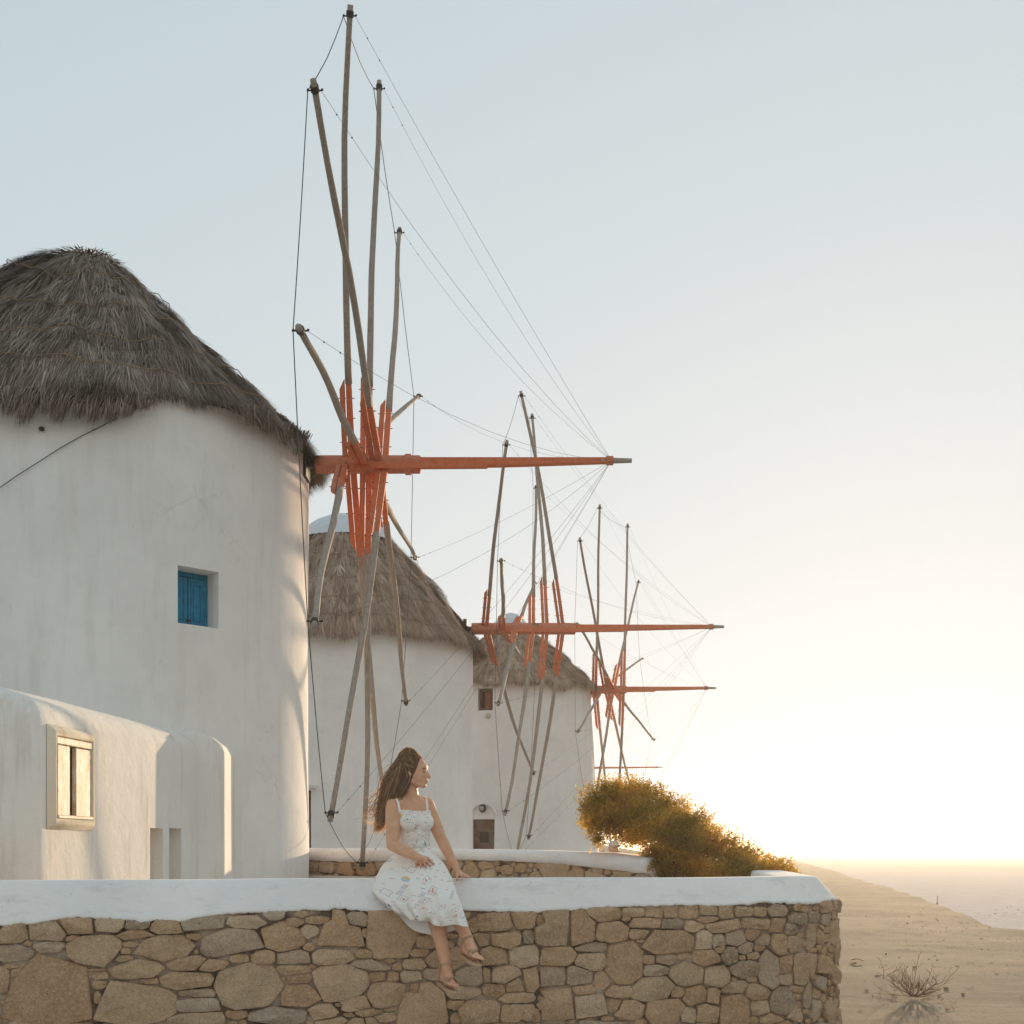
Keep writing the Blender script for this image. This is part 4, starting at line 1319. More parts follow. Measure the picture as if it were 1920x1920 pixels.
# ================================================================== BUSH
def leaf_mat(name, a, b, trans):
    M = Mat(name, .7, .25)
    v = M.attr('v').outputs['Fac']
    c = M.ramp(v, [(0, a), (1, b)])
    M.col(c)
    t = M.node('ShaderNodeBsdfTranslucent'); M._set(t.inputs['Color'], M.mix(1.0, c, trans, 'MULTIPLY'))
    mx = M.node('ShaderNodeMixShader'); mx.inputs[0].default_value = .72
    M.l.new(M.b.outputs[0], mx.inputs[1]); M.l.new(t.outputs[0], mx.inputs[2]); M.l.new(mx.outputs[0], M.out.inputs[0])
    return M.m
M_BUSH = leaf_mat('green leaves with sun glow tint', (.17, .145, .035), (.62, .45, .11), (1.5, 1.22, .7))  # gold of the backlit sun glow is put into the leaf colour

def leaf_cloud(name, blobs, n, L, W, mat, parent, seed, shell=.45):
    r = np.random.default_rng(seed)
    vol = np.array([b[3] * b[4] * b[5] for b in blobs]); vol = vol ** .72; pr = vol / vol.sum()
    k = r.choice(len(blobs), n, p=pr)
    B = np.array(blobs)
    dirv = r.normal(0, 1, (n, 3)); dirv /= np.linalg.norm(dirv, axis=1)[:, None]
    rad = (shell + (1.04 - shell) * r.random(n) ** .6) * np.where(r.random(n) < .10, r.uniform(1.05, 1.30, n), 1.0)
    lump = 1 + .10 * np.sin(dirv[:, 0] * 9 + k) * np.sin(dirv[:, 2] * 11 + k * 2) + .05 * r.normal(0, 1, n)
    c = B[k, :3] + dirv * (rad * lump)[:, None] * B[k, 3:6]
    # sprigs: leaves grouped on twigs that point outwards and a little downwind
    m = 9
    tw = dirv * .9 + r.normal(0, .5, (n, 3)) + np.array([-.15, 0, .25]); tw /= np.linalg.norm(tw, axis=1)[:, None]
    idx = np.repeat(np.arange(n), m); j = np.tile(np.arange(m), n)
    N = n * m
    base = c[idx] + tw[idx] * ((j / m - .5) * L * 3.2)[:, None]
    d = tw[idx] * .7 + r.normal(0, .75, (N, 3)); d /= np.linalg.norm(d, axis=1)[:, None]
    s = np.cross(d, r.normal(0, 1, (N, 3))); s /= np.linalg.norm(s, axis=1)[:, None]
    ll = L * r.uniform(.5, 1.6, N); w = W * r.uniform(.7, 1.3, N)
    mid = base + d * (ll * .5)[:, None]
    V = np.concatenate([base, mid - s * (w / 2)[:, None], base + d * ll[:, None], mid + s * (w / 2)[:, None]], 0)
    i = np.arange(N)
    quad = np.stack([i, i + N, i + 2 * N, i + 3 * N], 1)
    v = np.clip(r.normal(.5, .2, N) + .25 * np.sin(base[:, 0] * 9 + 3 * np.sin(base[:, 2] * 8)), 0, 1)
    me = mesh_np(name, V, quad, False, attr={'v': np.concatenate([v] * 4)})
    o = link(name, me, mat, parent); o['kind'] = 'stuff'
    return o

BD = 12.0
def blob(px, py, rx, rz, d=BD, ry=None):
    p = P(px, py, d); k = d / F
    return (p.x, p.y, p.z, rx * k, (ry if ry else (rx + rz) / 2) * k, rz * k)
bush = empty('leaning_bush', tuple(P(1290, 1700, BD)), 'wind-swept leafy bush glowing in the low sun beyond the wall', 'bush')
bl = [blob(1140, 1508, 50, 46), blob(1122, 1530, 32, 42), blob(1180, 1495, 50, 42), blob(1220, 1508, 48, 42), blob(1165, 1545, 46, 28), blob(1258, 1530, 46, 40), blob(1215, 1560, 40, 32), blob(1295, 1552, 46, 36),
      blob(1335, 1575, 44, 32), blob(1372, 1594, 42, 28), blob(1412, 1612, 40, 24), blob(1448, 1628, 36, 20), blob(1480, 1640, 22, 14), blob(1250, 1600, 44, 46), blob(1232, 1645, 36, 32), blob(1295, 1625, 50, 46), blob(1350, 1640, 52, 36), blob(1410, 1648, 46, 26), blob(1120, 1575, 14, 12), blob(1190, 1572, 30, 14), blob(1262, 1640, 44, 34), blob(1225, 1620, 30, 34), blob(1320, 1655, 50, 26), blob(1385, 1632, 46, 30), blob(1440, 1645, 40, 20), blob(1275, 1575, 44, 40), blob(1205, 1535, 44, 36)]
rb = random.Random(5)
bl = [(x, y + rb.uniform(-.18, .25), z, a, b * 1.15, c) for x, y, z, a, b, c in bl]
leaf_cloud('crown', bl, 10500, .036, .0105, M_BUSH, bush, 3, .20)
def limbs():
    base = P(1285, 1720, BD)
    for k, (px, py, d) in enumerate(((1230, 1545, 12.2), (1265, 1560, 11.8), (1330, 1600, 12.1), (1400, 1625, 12.0), (1235, 1620, 12.15))):
        e = P(px, py, d); b = base + Vector((.06 * (k - 2.5), .04 * (k % 3), 0))
        m1 = b.lerp(e, .4) + Vector((0, 0, .05)); m2 = b.lerp(e, .75) + Vector((0, 0, .07))
        MB().tube([b, m1, m2, e], [.034, .024, .016, .006], 7).build('trunk', M_BROWN, bush, True)
limbs()

# ================================================================== DRY TWIGS on the bare ground
M_TWIG = flat('dry twig', (.20, .085, .038), .85, .2, .25, 30)
def dry_plant(px, py, label, n, size, seed, loc_d):
    r = random.Random(seed); c = Vector(((px - 960) / F * loc_d, loc_d, .0)); gz = ground_h(c.x, c.y); c.z = gz
    root = empty('dry_plant', tuple(c), label, 'dry plant', 'dry wind-blown plants on the sand')
    mb = MB()
    def branch(p, d, L, rad, lev):
        pts = [p]; q = p.copy(); dd = d.copy()
        for k in range(5):
            dd = (dd + Vector((r.uniform(-.4, .4), r.uniform(-.4, .4), r.uniform(-.28, .3)))).normalized()
            q = q + dd * (L / 5); q.z = max(q.z, gz + .012); pts.append(q.copy())
        mb.tube(pts, list(np.linspace(rad, rad * .4, 6)), 4)
        if lev > 0:
            for k in range(3):
                s = pts[r.randint(1, 4)]
                branch(s, (dd + Vector((r.uniform(-1, 1), r.uniform(-1, 1), r.uniform(-.1, .7)))).normalized(), L * .55, rad * .6, lev - 1)
    for k in range(n):
        a = r.uniform(0, 6.28)
        branch(c + Vector((r.uniform(-.1, .1), r.uniform(-.1, .1), .01)) * size, Vector((math.cos(a), math.sin(a) * .6, r.uniform(.1, .7))).normalized(), size * r.uniform(.5, 1), .011 * size, 2)
    o = mb.build('stems', M_TWIG, root); o['kind'] = 'stuff'
d0 = EYE * F / (1868 - HOR)
dry_plant(1712, 1868, 'tangled dry brown plant lying on the sand right of the stone wall', 24, .42, 2, d0)
dry_plant(1655, 1838, 'thin bare twig on the sand, next to the tangled dry plant', 2, .32, 5, EYE * F / (1838 - HOR))
st = MB().tube([Vector(((1597 - 960) / F * 17.7, 17.7, .03)), Vector(((1608 - 960) / F * 17.6, 17.6, .05)), Vector(((1618 - 960) / F * 17.5, 17.5, .03))], .012, 6).build('stick', flat('bleached stick', (.62, .50, .36), .8), None)
tag(st, 'pale bleached stick lying on the sand beside the wall end', 'stick')
# scattered pebbles
def pebbles():
    r = random.Random(12); mb = MB()
    for k in range(90):
        d = 10 + 26 * r.random() ** 1.3; px = r.uniform(1590, 1990); x = (px - 960) / F * d
        s = r.uniform(.006, .02)
        mb.ball((x, d, ground_h(x, d) + s * .2), s * r.uniform(.8, 2.2), s, s * .7, 6, 4)
    return tag(mb.build('pebbles', M_STONE, None, True), 'small dark pebbles and clods strewn over the sand', 'pebbles', None, 'stuff')
pebbles()
# dry grass tufts
M_STRAW = flat('dry straw', (.40, .29, .15), .9, .1, .25, 20)
def grass():
    r = random.Random(44); V = []; Fc = []
    for k in range(150):
        d = 10.5 + 24 * r.random() ** 1.4; px = r.uniform(1600, 2000); x = (px - 960) / F * d
        for j in range(r.randint(4, 10)):
            a = r.uniform(0, 6.28); L = r.uniform(.03, .10); b = Vector((x + r.gauss(0, .03), d + r.gauss(0, .03), ground_h(x, d) - .01))
            e = b + Vector((math.cos(a) * L * .8, math.sin(a) * L * .8, L * r.uniform(.2, .7))); w = Vector((.003, .001, 0))
            i = len(V); V += [tuple(b - w), tuple(b + w), tuple(e)]; Fc.append((i, i + 1, i + 2))
    tag(link('dry_grass', mesh_np('dry_grass', V, Fc, False), M_STRAW), 'sparse dry grass blades on the sandy ground', 'dry grass', None, 'stuff')
grass()
# marker stake in the water
mk = MB()
mp = Vector(((1757 - 960) / F * 60, 60, -1.15))
mk.tube([mp, mp + Vector((.02, 0, .55))], .02, 6); mk.tube([mp + Vector((.0, 0, .0)), mp + Vector((.01, 0, .22))], .05, 6)
tag(mk.build('marker_stake', M_BROWN, None), 'tiny dark stake standing in the shallow water', 'stake')
# ================================================================== THE SEATED WOMAN
def skin_mat():
    M = Mat('skin', .5, .35)
    n = M.noise(18, 4, .6)
    M.col(M.mix(M.ramp(n, [(.35, 0), (.7, 1)]), (.70, .355, .205), (.78, .435, .27)))
    M.b.inputs['Subsurface Weight'].default_value = .12
    M.b.inputs['Subsurface Radius'].default_value = (.02, .008, .004)
    M.b.inputs['Subsurface Scale'].default_value = .5
    M.bump(M.noise(160, 3, .6), .08, .002)
    return M.m
M_SKIN = skin_mat()

def print_mat(name):
    """white cotton with little scattered holiday motifs; UV in metres"""
    M = Mat(name, .85, .15)
    uv = M.co('UV')
    base = (.92, .84, .76)
    def cell(scale, loc):
        v = M.co('UV', (scale, scale, scale), (0, 0, .35), loc)
        x = M.vor(1.0, v, rnd=.75)
        loc_ = M.node('ShaderNodeVectorMath', operation='SUBTRACT')
        M.l.new(v, loc_.inputs[0]); M.l.new(x.outputs['Position'], loc_.inputs[1])
        sp = M.node('ShaderNodeSeparateXYZ'); M.l.new(loc_.outputs[0], sp.inputs[0])
        cs = M.node('ShaderNodeSeparateColor'); M.l.new(x.outputs['Color'], cs.inputs[0])
        return sp.outputs[0], sp.outputs[1], x.outputs['Distance'], cs.outputs[0], cs.outputs[1], v
    def band(v, lo, hi):
        return M.math('MULTIPLY', M.math('GREATER_THAN', v, lo), M.math('LESS_THAN', v, hi))
    def And(*a):
        r = a[0]
        for q in a[1:]: r = M.math('MULTIPLY', r, q)
        return r
    x, y, d, r1, r2, v = cell(12.5, (.3, .1, 0))
    ax, ay = M.math('ABSOLUTE', x), M.math('ABSOLUTE', y)
    # stamp outlines
    box = M.math('MAXIMUM', M.math('MULTIPLY', ax, 1.25), ay)
    stamp = And(band(box, .25, .295), band(r1, 0, .30))
    c = M.mix(M.math('MULTIPLY', stamp, .75), base, (.42, .38, .40))
    inner = And(band(box, 0, .16), band(r1, 0, .16), M.math('GREATER_THAN', M.noise(90, 2, .5, uv), .52))
    c = M.mix(inner, c, (.62, .25, .16))
    # sunsets: yellow half over blue half
    disc = M.math('LESS_THAN', d, .24)
    sunm = And(disc, band(r1, .30, .44))
    c = M.mix(And(sunm, M.math('GREATER_THAN', y, 0.0)), c, (.80, .58, .20))
    c = M.mix(And(sunm, M.math('LESS_THAN', y, 0.0)), c, (.55, .64, .72))
    # red flower clusters in a grey ring
    ring = And(band(d, .27, .31), band(r1, .44, .72))
    c = M.mix(M.math('MULTIPLY', ring, .5), c, (.45, .45, .50))
    dots = M.vor(80.0, uv, rnd=.9)
    fl = And(M.math('LESS_THAN', dots.outputs['Distance'], .42), M.math('LESS_THAN', d, .23), band(r1, .44, .72))
    c = M.mix(fl, c, (.80, .15, .05))
    # little blue sails
    tri = And(M.math('GREATER_THAN', x, 0.0), M.math('GREATER_THAN', y, -.12), M.math('LESS_THAN', M.math('ADD', M.math('MULTIPLY', x, 1.5), y), .26))
    hull = And(band(y, -.20, -.14), M.math('LESS_THAN', ax, .24))
    boat = And(M.math('MAXIMUM', tri, hull), band(r1, .72, .77))
    c = M.mix(M.math('MULTIPLY', boat, .9), c, (.10, .16, .30))
    # grey print blocks
    blk = And(M.math('LESS_THAN', ax, .13), M.math('LESS_THAN', ay, .30), band(r1, .77, .92), M.math('LESS_THAN', M.math('FRACT', M.math('MULTIPLY', y, 5.0)), .8))
    c = M.mix(M.math('MULTIPLY', blk, .65), c, (.50, .49, .50))
    # tiny red and ochre scribbles in between
    x2, y2, d2, q1, q2, v2 = cell(24.0, (.9, .4, 0))
    sc_ = And(M.math('LESS_THAN', M.math('ABSOLUTE', M.math('SUBTRACT', y2, M.math('MULTIPLY', M.math('SINE', M.math('MULTIPLY', x2, 16)), .06))), .035), M.math('LESS_THAN', M.math('ABSOLUTE', x2), .22), band(q1, 0, .45), M.math('GREATER_THAN', d, .34))
    c = M.mix(sc_, c, M.ramp(q2, [(.0, (.70, .15, .07)), (.62, (.16, .18, .30)), (.8, (.55, .38, .16))], 'CONSTANT'))
    M.col(c)
    M.bump(M.noise(500, 2, .5, uv), .12, .001)
    return M.m
M_DRESS = print_mat('printed white cotton')
M_LINING = flat('plain white lining', (.92, .84, .76), .85, .15, .04, 20)
def hair_mat():
    M = Mat('brown hair', .45, .45)
    v = M.attr('v').outputs['Fac']
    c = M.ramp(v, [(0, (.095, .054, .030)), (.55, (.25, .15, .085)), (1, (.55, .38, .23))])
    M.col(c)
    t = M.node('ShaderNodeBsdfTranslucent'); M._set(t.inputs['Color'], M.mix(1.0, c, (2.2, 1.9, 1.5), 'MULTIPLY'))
    mx = M.node('ShaderNodeMixShader'); mx.inputs[0].default_value = .4
    M.l.new(M.b.outputs[0], mx.inputs[1]); M.l.new(t.outputs[0], mx.inputs[2]); M.l.new(mx.outputs[0], M.out.inputs[0])
    return M.m
M_HAIR = hair_mat()
M_SANDAL = flat('tan leather', (.52, .33, .20), .6, .3, .15, 30)
M_NAIL = flat('lilac nail polish', (.33, .32, .45), .35, .5, .05)

woman = empty('person', tuple(P(764, 1645, 8.2)), 'seated person in a white printed sundress and tan sandals, long brown hair blowing', 'person')

# skirt first: the hand rests on it
rowsF = [((752, 1588, 8.16), (779, 1591, 8.055), (806, 1586, 8.15)),
         ((738, 1603, 8.17), (781, 1608, 8.00), (816, 1602, 8.13)),
         ((719, 1620, 8.16), (786, 1628, 7.90), (833, 1620, 8.08)),
         ((707, 1640, 8.12), (792, 1652, 7.76), (848, 1648, 7.97)),
         ((696, 1660, 8.03), (795, 1680, 7.66), (858, 1676, 7.75)),
         ((705, 1680, 7.90), (794, 1702, 7.62), (867, 1702, 7.66)),
         ((724, 1699, 7.85), (796, 1718, 7.61), (873, 1720, 7.62)),
         ((744, 1712, 7.84), (800, 1730, 7.615), (878, 1737, 7.60))]
rowsB = [((752, 1588, 8.16), (779, 1588, 8.27), (806, 1586, 8.15)),
         ((738, 1603, 8.17), (781, 1603, 8.33), (816, 1602, 8.13)),
         ((719, 1620, 8.16), (780, 1622, 8.36), (833, 1620, 8.08)),
         ((707, 1640, 8.12), (780, 1640, 8.32), (848, 1648, 7.97)),
         ((696, 1660, 8.03), (785, 1652, 8.03), (858, 1676, 7.80)),
         ((705, 1680, 7.90), (790, 1690, 7.88), (866, 1702, 7.76)),
         ((724, 1699, 7.85), (792, 1722, 7.84), (871, 1718, 7.76)),
         ((744, 1712, 7.84), (800, 1752, 7.82), (876, 1734, 7.76))]
def cat(vals, t):
    n = len(vals) - 1; t = min(max(t, 0), 1) * n; i = min(int(t), n - 1); f = t - i
    p0, p1, p2, p3 = vals[max(i - 1, 0)], vals[i], vals[i + 1], vals[min(i + 2, n)]
    return .5 * ((2 * p1) + (-p0 + p2) * f + (2 * p0 - 5 * p1 + 4 * p2 - p3) * f * f + (-p0 + 3 * p1 - 3 * p2 + p3) * f ** 3)
def row_at(rows, t):
    return [tuple(cat([r[k][c] for r in rows], t) for c in range(3)) for k in range(3)]
def skirt_point(t, u, front=True):
    L, C, R = row_at(rowsF if front else rowsB, t)
    # curve through L, C, R with a full, rounded middle
    def lag(a, b, c):
        return a * 2 * (u - .5) * (u - 1) + b * -4 * u * (u - 1) + c * 2 * u * (u - .5)
    px, py = lag(L[0], C[0], R[0]), lag(L[1], C[1], R[1])
    w = math.sin(math.pi * u) ** (.62 if t > .35 else .8)
    lin = L[2] + (R[2] - L[2]) * u
    mid = (L[2] + R[2]) / 2
    d = lin + (C[2] - mid) * w
    p = P(px, py, d)
    if front:
        a = max(0, t - .12)
        e = math.sin(math.pi * u) ** .5
        fold = (.020 * math.sin(u * 19 + 3.0 * t + 1.2) + .012 * math.sin(u * 37 - 5 * t + .5)) * (a ** 1.2) * 2.5
        cre = .035 * math.exp(-((u - (.78 - .55 * (t - .55))) / .035) ** 2) * max(0, t - .5) * 2.2
        cre2 = .03 * math.exp(-((u - .20 - .12 * t) / .05) ** 2) * max(0, t - .35) * 1.6
        soft = .007 * math.sin(u * 9 + t * 14) + .004 * math.sin(u * 23 - t * 21)
        p.y += (fold + cre + cre2 + soft) * e
        p.z += .018 * math.sin(u * 15 + 1) * max(0, t - .75) * 4 * e * .5
    return p
def skirt():
    nr, nu = 56, 72
    V = []; UV = []; Fc = []
    for j in range(nr + 1):
        t = j / nr
        for i in range(nu + 1):
            u = i / nu; p = skirt_point(t, u, True); V.append(tuple(p)); UV.append((u * .46 * (.5 + .6 * t), 1.0 - t * .62))
    for j in range(nr):
        for i in range(nu):
            a = j * (nu + 1) + i; Fc.append((a, a + nu + 1, a + nu + 2, a + 1))
    me = mesh_np('dress_skirt', V, Fc, True, uv=UV)
    link('dress_skirt', me, M_DRESS, woman)
    V = []; Fc = []
    for j in range(nr + 1):
        t = j / nr
        for i in range(nu + 1):
            u = i / nu; p = skirt_point(t, u, False); p.y += .004
            p.z += .010 * math.sin(u * 17) * max(0, t - .7)
            V.append(tuple(p))
    for j in range(nr):
        for i in range(nu):
            a = j * (nu + 1) + i; Fc.append((a, a + 1, a + nu + 2, a + nu + 1))
    link('dress_lining', mesh_np('dress_lining', V, Fc, True), M_LINING, woman)
skirt()
def skirt_depth(px, py):
    best = None
    for t in np.linspace(.05, .6, 30):
        for u in np.linspace(.1, .9, 30):
            p = skirt_point(t, u); q = (PX(p.x, p.y) - px) ** 2 + (HOR - (p.z - EYE) * F / p.y - py) ** 2
            if best is None or q < best[0]: best = (q, p.y)
    return best[1]

def limb(mb, pts, rad, n=14):
    for a, b, ra, rb_ in zip(pts[:-1], pts[1:], rad[:-1], rad[1:]):
        mb.capsule(a, b, ra, rb_, n)
J = dict(shR=P(738, 1507, 8.12), elR=P(736, 1584, 8.02), wrR=P(784, 1608, 7.875), shL=P(800, 1509, 8.24), elL=P(827, 1572, 8.22), wrL=P(853, 1624, 8.19),
         neck=P(772, 1503, 8.18), chest=P(773, 1535, 8.17), waist=P(778, 1588, 8.18), pelvis=P(766, 1622, 8.21),
         hipR=P(752, 1630, 8.16), hipL=P(788, 1632, 8.17), knR=P(808, 1684, 7.81), knL=P(836, 1680, 7.83), anR=P(837, 1812, 7.72), anL=P(879, 1764, 7.68))
axs = (J['shL'] - J['shR']).normalized(); fwdT = Vector((-axs.y, axs.x, 0)).normalized(); fwdT = -fwdT if fwdT.y > 0 else fwdT
Mt = Matrix((axs, -fwdT, Vector((0, 0, 1)))).transposed()
def torso(mb, g=0.0):
    mb.ball(J['chest'] + Vector((0, 0, .03)), .128 + g, .088 + g, .13 + g, 20, 14, Mt)
    mb.ball(J['chest'].lerp(J['waist'], .5), .108 + g, .082 + g, .12 + g, 20, 14, Mt)
    mb.ball(J['waist'] + Vector((0, 0, .0)), .100 + g, .080 + g, .10 + g, 20, 14, Mt)
    mb.ball(J['pelvis'] + Vector((0, 0, .02)), .112 + g, .092 + g, .095 + g, 20, 14, Mt)
    for s in (-1, 1):
        mb.ball(J['chest'] + axs * (s * .056) + fwdT * .064 + Vector((0, 0, -.022)), .060 + g, .052 + g, .058 + g, 14, 10, Mt)
hb = math.radians(14)
hf = Vector((math.cos(hb), -math.sin(hb), -.05)).normalized(); hs = Vector((-math.sin(hb), -math.cos(hb), 0)); hu = hf.cross(hs); hu = -hu if hu.z < 0 else hu
HC = P(775.5, 1447, 8.165)
Mh = Matrix((hf, hs, hu)).transposed()
def hp(f_, s_, u_): return HC + hf * f_ + hs * s_ + hu * u_
def body():
    mb = MB()
    torso(mb)
    # shoulders and neck
    limb(mb, [J['shR'] + Vector((0, 0, -.005)), J['neck'] + Vector((0, 0, .0)), J['shL'] + Vector((0, 0, -.005))], [.050, .060, .050])
    limb(mb, [J['neck'] + Vector((0, 0, -.02)), hp(-.028, 0, -.075)], [.056, .050])
    for s, sh in ((-1, J['shR']), (1, J['shL'])):   # collar bones
        limb(mb, [J['neck'] + fwdT * .055 + axs * (s * .02) + Vector((0, 0, -.012)), sh + fwdT * .03 + Vector((0, 0, .01))], [.011, .011], 8)
    # head
    mb.ball(hp(-.012, 0, .018), .098, .076, .100, 24, 16, Mh)
    mb.ball(hp(.036, 0, -.022), .060, .060, .080, 18, 14, Mh)       # face
    mb.ball(hp(.050, 0, -.070), .040, .042, .034, 16, 10, Mh)       # jaw
    mb.ball(hp(.074, 0, -.090), .019, .021, .017, 12, 8, Mh)        # chin
    limb(mb, [hp(.0, .046, -.060), hp(.062, .022, -.088)], [.020, .018], 10)
    limb(mb, [hp(.0, -.046, -.060), hp(.062, -.022, -.088)], [.020, .018], 10)
    mb.ball(hp(.072, 0, .032), .022, .046, .026, 14, 10, Mh)        # brow
    limb(mb, [hp(.090, 0, .006), hp(.106, 0, -.018), hp(.117, 0, -.032)], [.008, .009, .0105], 10)   # nose
    mb.ball(hp(.104, .011, -.036), .009, .007, .007, 8, 6, Mh); mb.ball(hp(.104, -.011, -.036), .009, .007, .007, 8, 6, Mh)
    for s in (-1, 1):
        mb.ball(hp(.070, s * .034, -.022), .020, .020, .020, 10, 8, Mh)      # cheek
        mb.ball(hp(-.004, s * .074, -.022), .014, .007, .026, 10, 8, Mh)     # ear
        mb.ball(hp(-.010, s * .079, -.012), .011, .006, .017, 10, 8, Mh)
    mb.ball(hp(.093, 0, -.056), .012, .020, .0075, 10, 8, Mh); mb.ball(hp(.091, 0, -.067), .011, .018, .0075, 10, 8, Mh)
    # arms
    limb(mb, [J['shR'], J['shR'].lerp(J['elR'], .35), J['elR'], J['elR'].lerp(J['wrR'], .3), J['wrR']], [.055, .054, .042, .043, .026])
    limb(mb, [J['shL'], J['shL'].lerp(J['elL'], .35), J['elL'], J['elL'].lerp(J['wrL'], .3), J['wrL']], [.052, .049, .039, .039, .026])
    # right hand spread on the lap
    def SK(px, py, o): return P(px, py, skirt_depth(px, py) - o)
    kn = [SK(788, 1613.5, .030), SK(793, 1613, .032), SK(798, 1611.5, .030), SK(802, 1609, .026)]
    pc = SK(790, 1609, .034)
    limb(mb, [J['wrR'], pc], [.024, .023], 12)
    for k in kn: limb(mb, [J['wrR'].lerp(pc, .4), k], [.017, .0125], 10)
    tipsR = [(789, 1627), (799, 1628), (807, 1624.5), (813.5, 1620)]
    for k, (tx, ty) in zip(kn, tipsR):
        kx, ky = PX(k.x, k.y), HOR - (k.z - EYE) * F / k.y
        m1 = SK(kx + (tx - kx) * .5, ky + (ty - ky) * .45, .024); e = SK(tx, ty, .008)
        limb(mb, [k, m1, e], [.0105, .0092, .0072], 9)
        NAILS.append((e, (e - m1).normalized()))
    limb(mb, [J['wrR'].lerp(pc, .5) + Vector((-.004, -.01, -.012)), SK(781, 1618, .018), SK(780, 1625, .010)], [.014, .0105, .008], 9)
    # left hand planted on the wall top
    zt = WT + .011
    pl = P(860, 1637, 8.175); limb(mb, [J['wrL'], pl], [.024, .022], 12)
    for k, (tx, dd, rr_) in enumerate(((883, 8.21, .0085), (880, 8.165, .0088), (874, 8.125, .0088), (867, 8.10, .008))):
        kx = P(864 + 2 - k * 1.2, 1638.5, 8.19 - k * .022)
        e = Vector(((tx - 960) / F * dd, dd, zt - .002)); m1 = kx.lerp(e, .5); m1.z = max(m1.z, zt + .006)
        limb(mb, [pl, kx], [.016, .012], 9); limb(mb, [kx, m1, e], [.0105, rr_ + .001, rr_ - .001], 9)
        NAILS.append((e, (e - m1).normalized()))
    e = P(857, 1650, 8.075); limb(mb, [pl + Vector((-.008, -.012, 0)), P(857, 1642, 8.10), e], [.014, .0105, .008], 9)
    NAILS.append((e, Vector((0, -.3, -1)).normalized()))
    # legs
    for hip, kn_, an in ((J['hipR'], J['knR'], J['anR']), (J['hipL'], J['knL'], J['anL'])):
        back = Vector((0, .012, 0))
        limb(mb, [hip, hip.lerp(kn_, .5), kn_], [.088, .076, .058], 16)
        limb(mb, [kn_, kn_.lerp(an, .30) + back, kn_.lerp(an, .62) + back * .6, an], [.053, .056, .044, .033], 16)
    for an, heel, ball_, toe, sgn in FEET:
        limb(mb, [an, heel], [.033, .027], 12)
        limb(mb, [an + Vector((0, -.02, -.012)), ball_], [.032, .026], 12)
        limb(mb, [heel, ball_], [.026, .028], 12)
        side = (toe - heel).normalized().cross((an - heel).normalized()).normalized()
        if side.x > 0: side = -side
        for k in range(5):
            o = side * ((k - 2) * .0165 * sgn)
            b = ball_ + o * .9; L = (toe - ball_) * (1.0 - .09 * k)
            limb(mb, [b, b + L * .6 + Vector((0, 0, .004)), b + L], [.0115, .0098 - .0006 * k, .0085 - .0006 * k], 8)
    me = remeshed(mb.data('body'), .0048, 5, .5)
    link('body', me, M_SKIN, woman)
NAILS = []
FEET = [(J['anR'], P(831, 1833, 7.74), P(846, 1844, 7.595), P(851, 1849, 7.535), 1), (J['anL'], P(872, 1781, 7.705), P(891, 1792, 7.56), P(897.5, 1798, 7.50), 1)]
body()
nm = MB()
for e, d in NAILS:
    MB().ball(e + d * .004 + Vector((0, -.0045, .003)), .0048, .004, .0058, 8, 6).build('fingernail', M_NAIL, woman, True)

def bodice():
    mb = MB(); torso(mb, .008)
    me = remeshed(mb.data('dress_bodice'), .006, 4, .5)
    zn = EYE + (HOR - 1521) / F * 8.1; zw = EYE + (HOR - 1610) / F * 8.1
    bm = bmesh.new(); bm.from_mesh(me)
    def keep(c):
        side = (c - J['chest']).dot(axs)
        top = zn + .010 * abs(side) / .1 - (.03 if (c - J['chest']).dot(fwdT) < -.02 else 0)
        return zw < c.z < top
    bmesh.ops.delete(bm, geom=[f for f in bm.faces if not keep(f.calc_center_median())], context='FACES')
    uvl = bm.loops.layers.uv.new('UVMap')
    for f in bm.faces:
        for l in f.loops:
            c = l.vert.co; q = c - J['chest']
            a = math.atan2(q.dot(axs), q.dot(fwdT))
            l[uvl].uv = (a * .125 + 2.0, c.z)
    # seam under the bust
    bm.to_mesh(me); bm.free()
    link('dress_bodice', me, M_DRESS, woman)
    # hem cord of the neckline and straps
    for a, b, c, d in (((750, 1523, 8.03), (747, 1506, 8.045), (741, 1492, 8.10), (739, 1491, 8.18)), ((801.5, 1523, 8.125), (801, 1508, 8.155), (798.5, 1494, 8.215), (797, 1493, 8.28))):
        pts = [P(*q) for q in (a, b, c, d)]
        MB().beam([pts[0], pts[0].lerp(pts[1], .5) + Vector((0, -.004, 0)), pts[1], pts[2], pts[3]], .014, .004, (1, 0, 0)).build('dress_strap', M_LINING, woman)
    z = EYE + (HOR - 1556) / F * 8.1
    pts = []
    for k in range(25):
        a = math.radians(-115 + 230 * k / 24)
        q = J['chest'] + axs * (.128 * math.sin(a)) + fwdT * (.103 * math.cos(a)); q.z = z - .004 * math.cos(a); pts.append(q)
bodice()

# eyes, brows, lips
M_DARK = flat('dark lashes', (.045, .02, .013), .6, .3, .1)
for s in (-1, 1):
    e = MB().ball(hp(.079, s * .030, -.001), .010, .012, .0045, 10, 8, Mh).build('eye', M_DARK, woman, True)
    MB().ball(hp(.084, s * .030, .021), .007, .016, .0025, 10, 6, Mh).build('eyebrow', M_DARK, woman, True)
MB().ball(hp(.0955, 0, -.0615), .0105, .0165, .0035, 10, 6, Mh).build('lips', flat('lips', (.42, .13, .10), .4, .4, .1), woman, True)

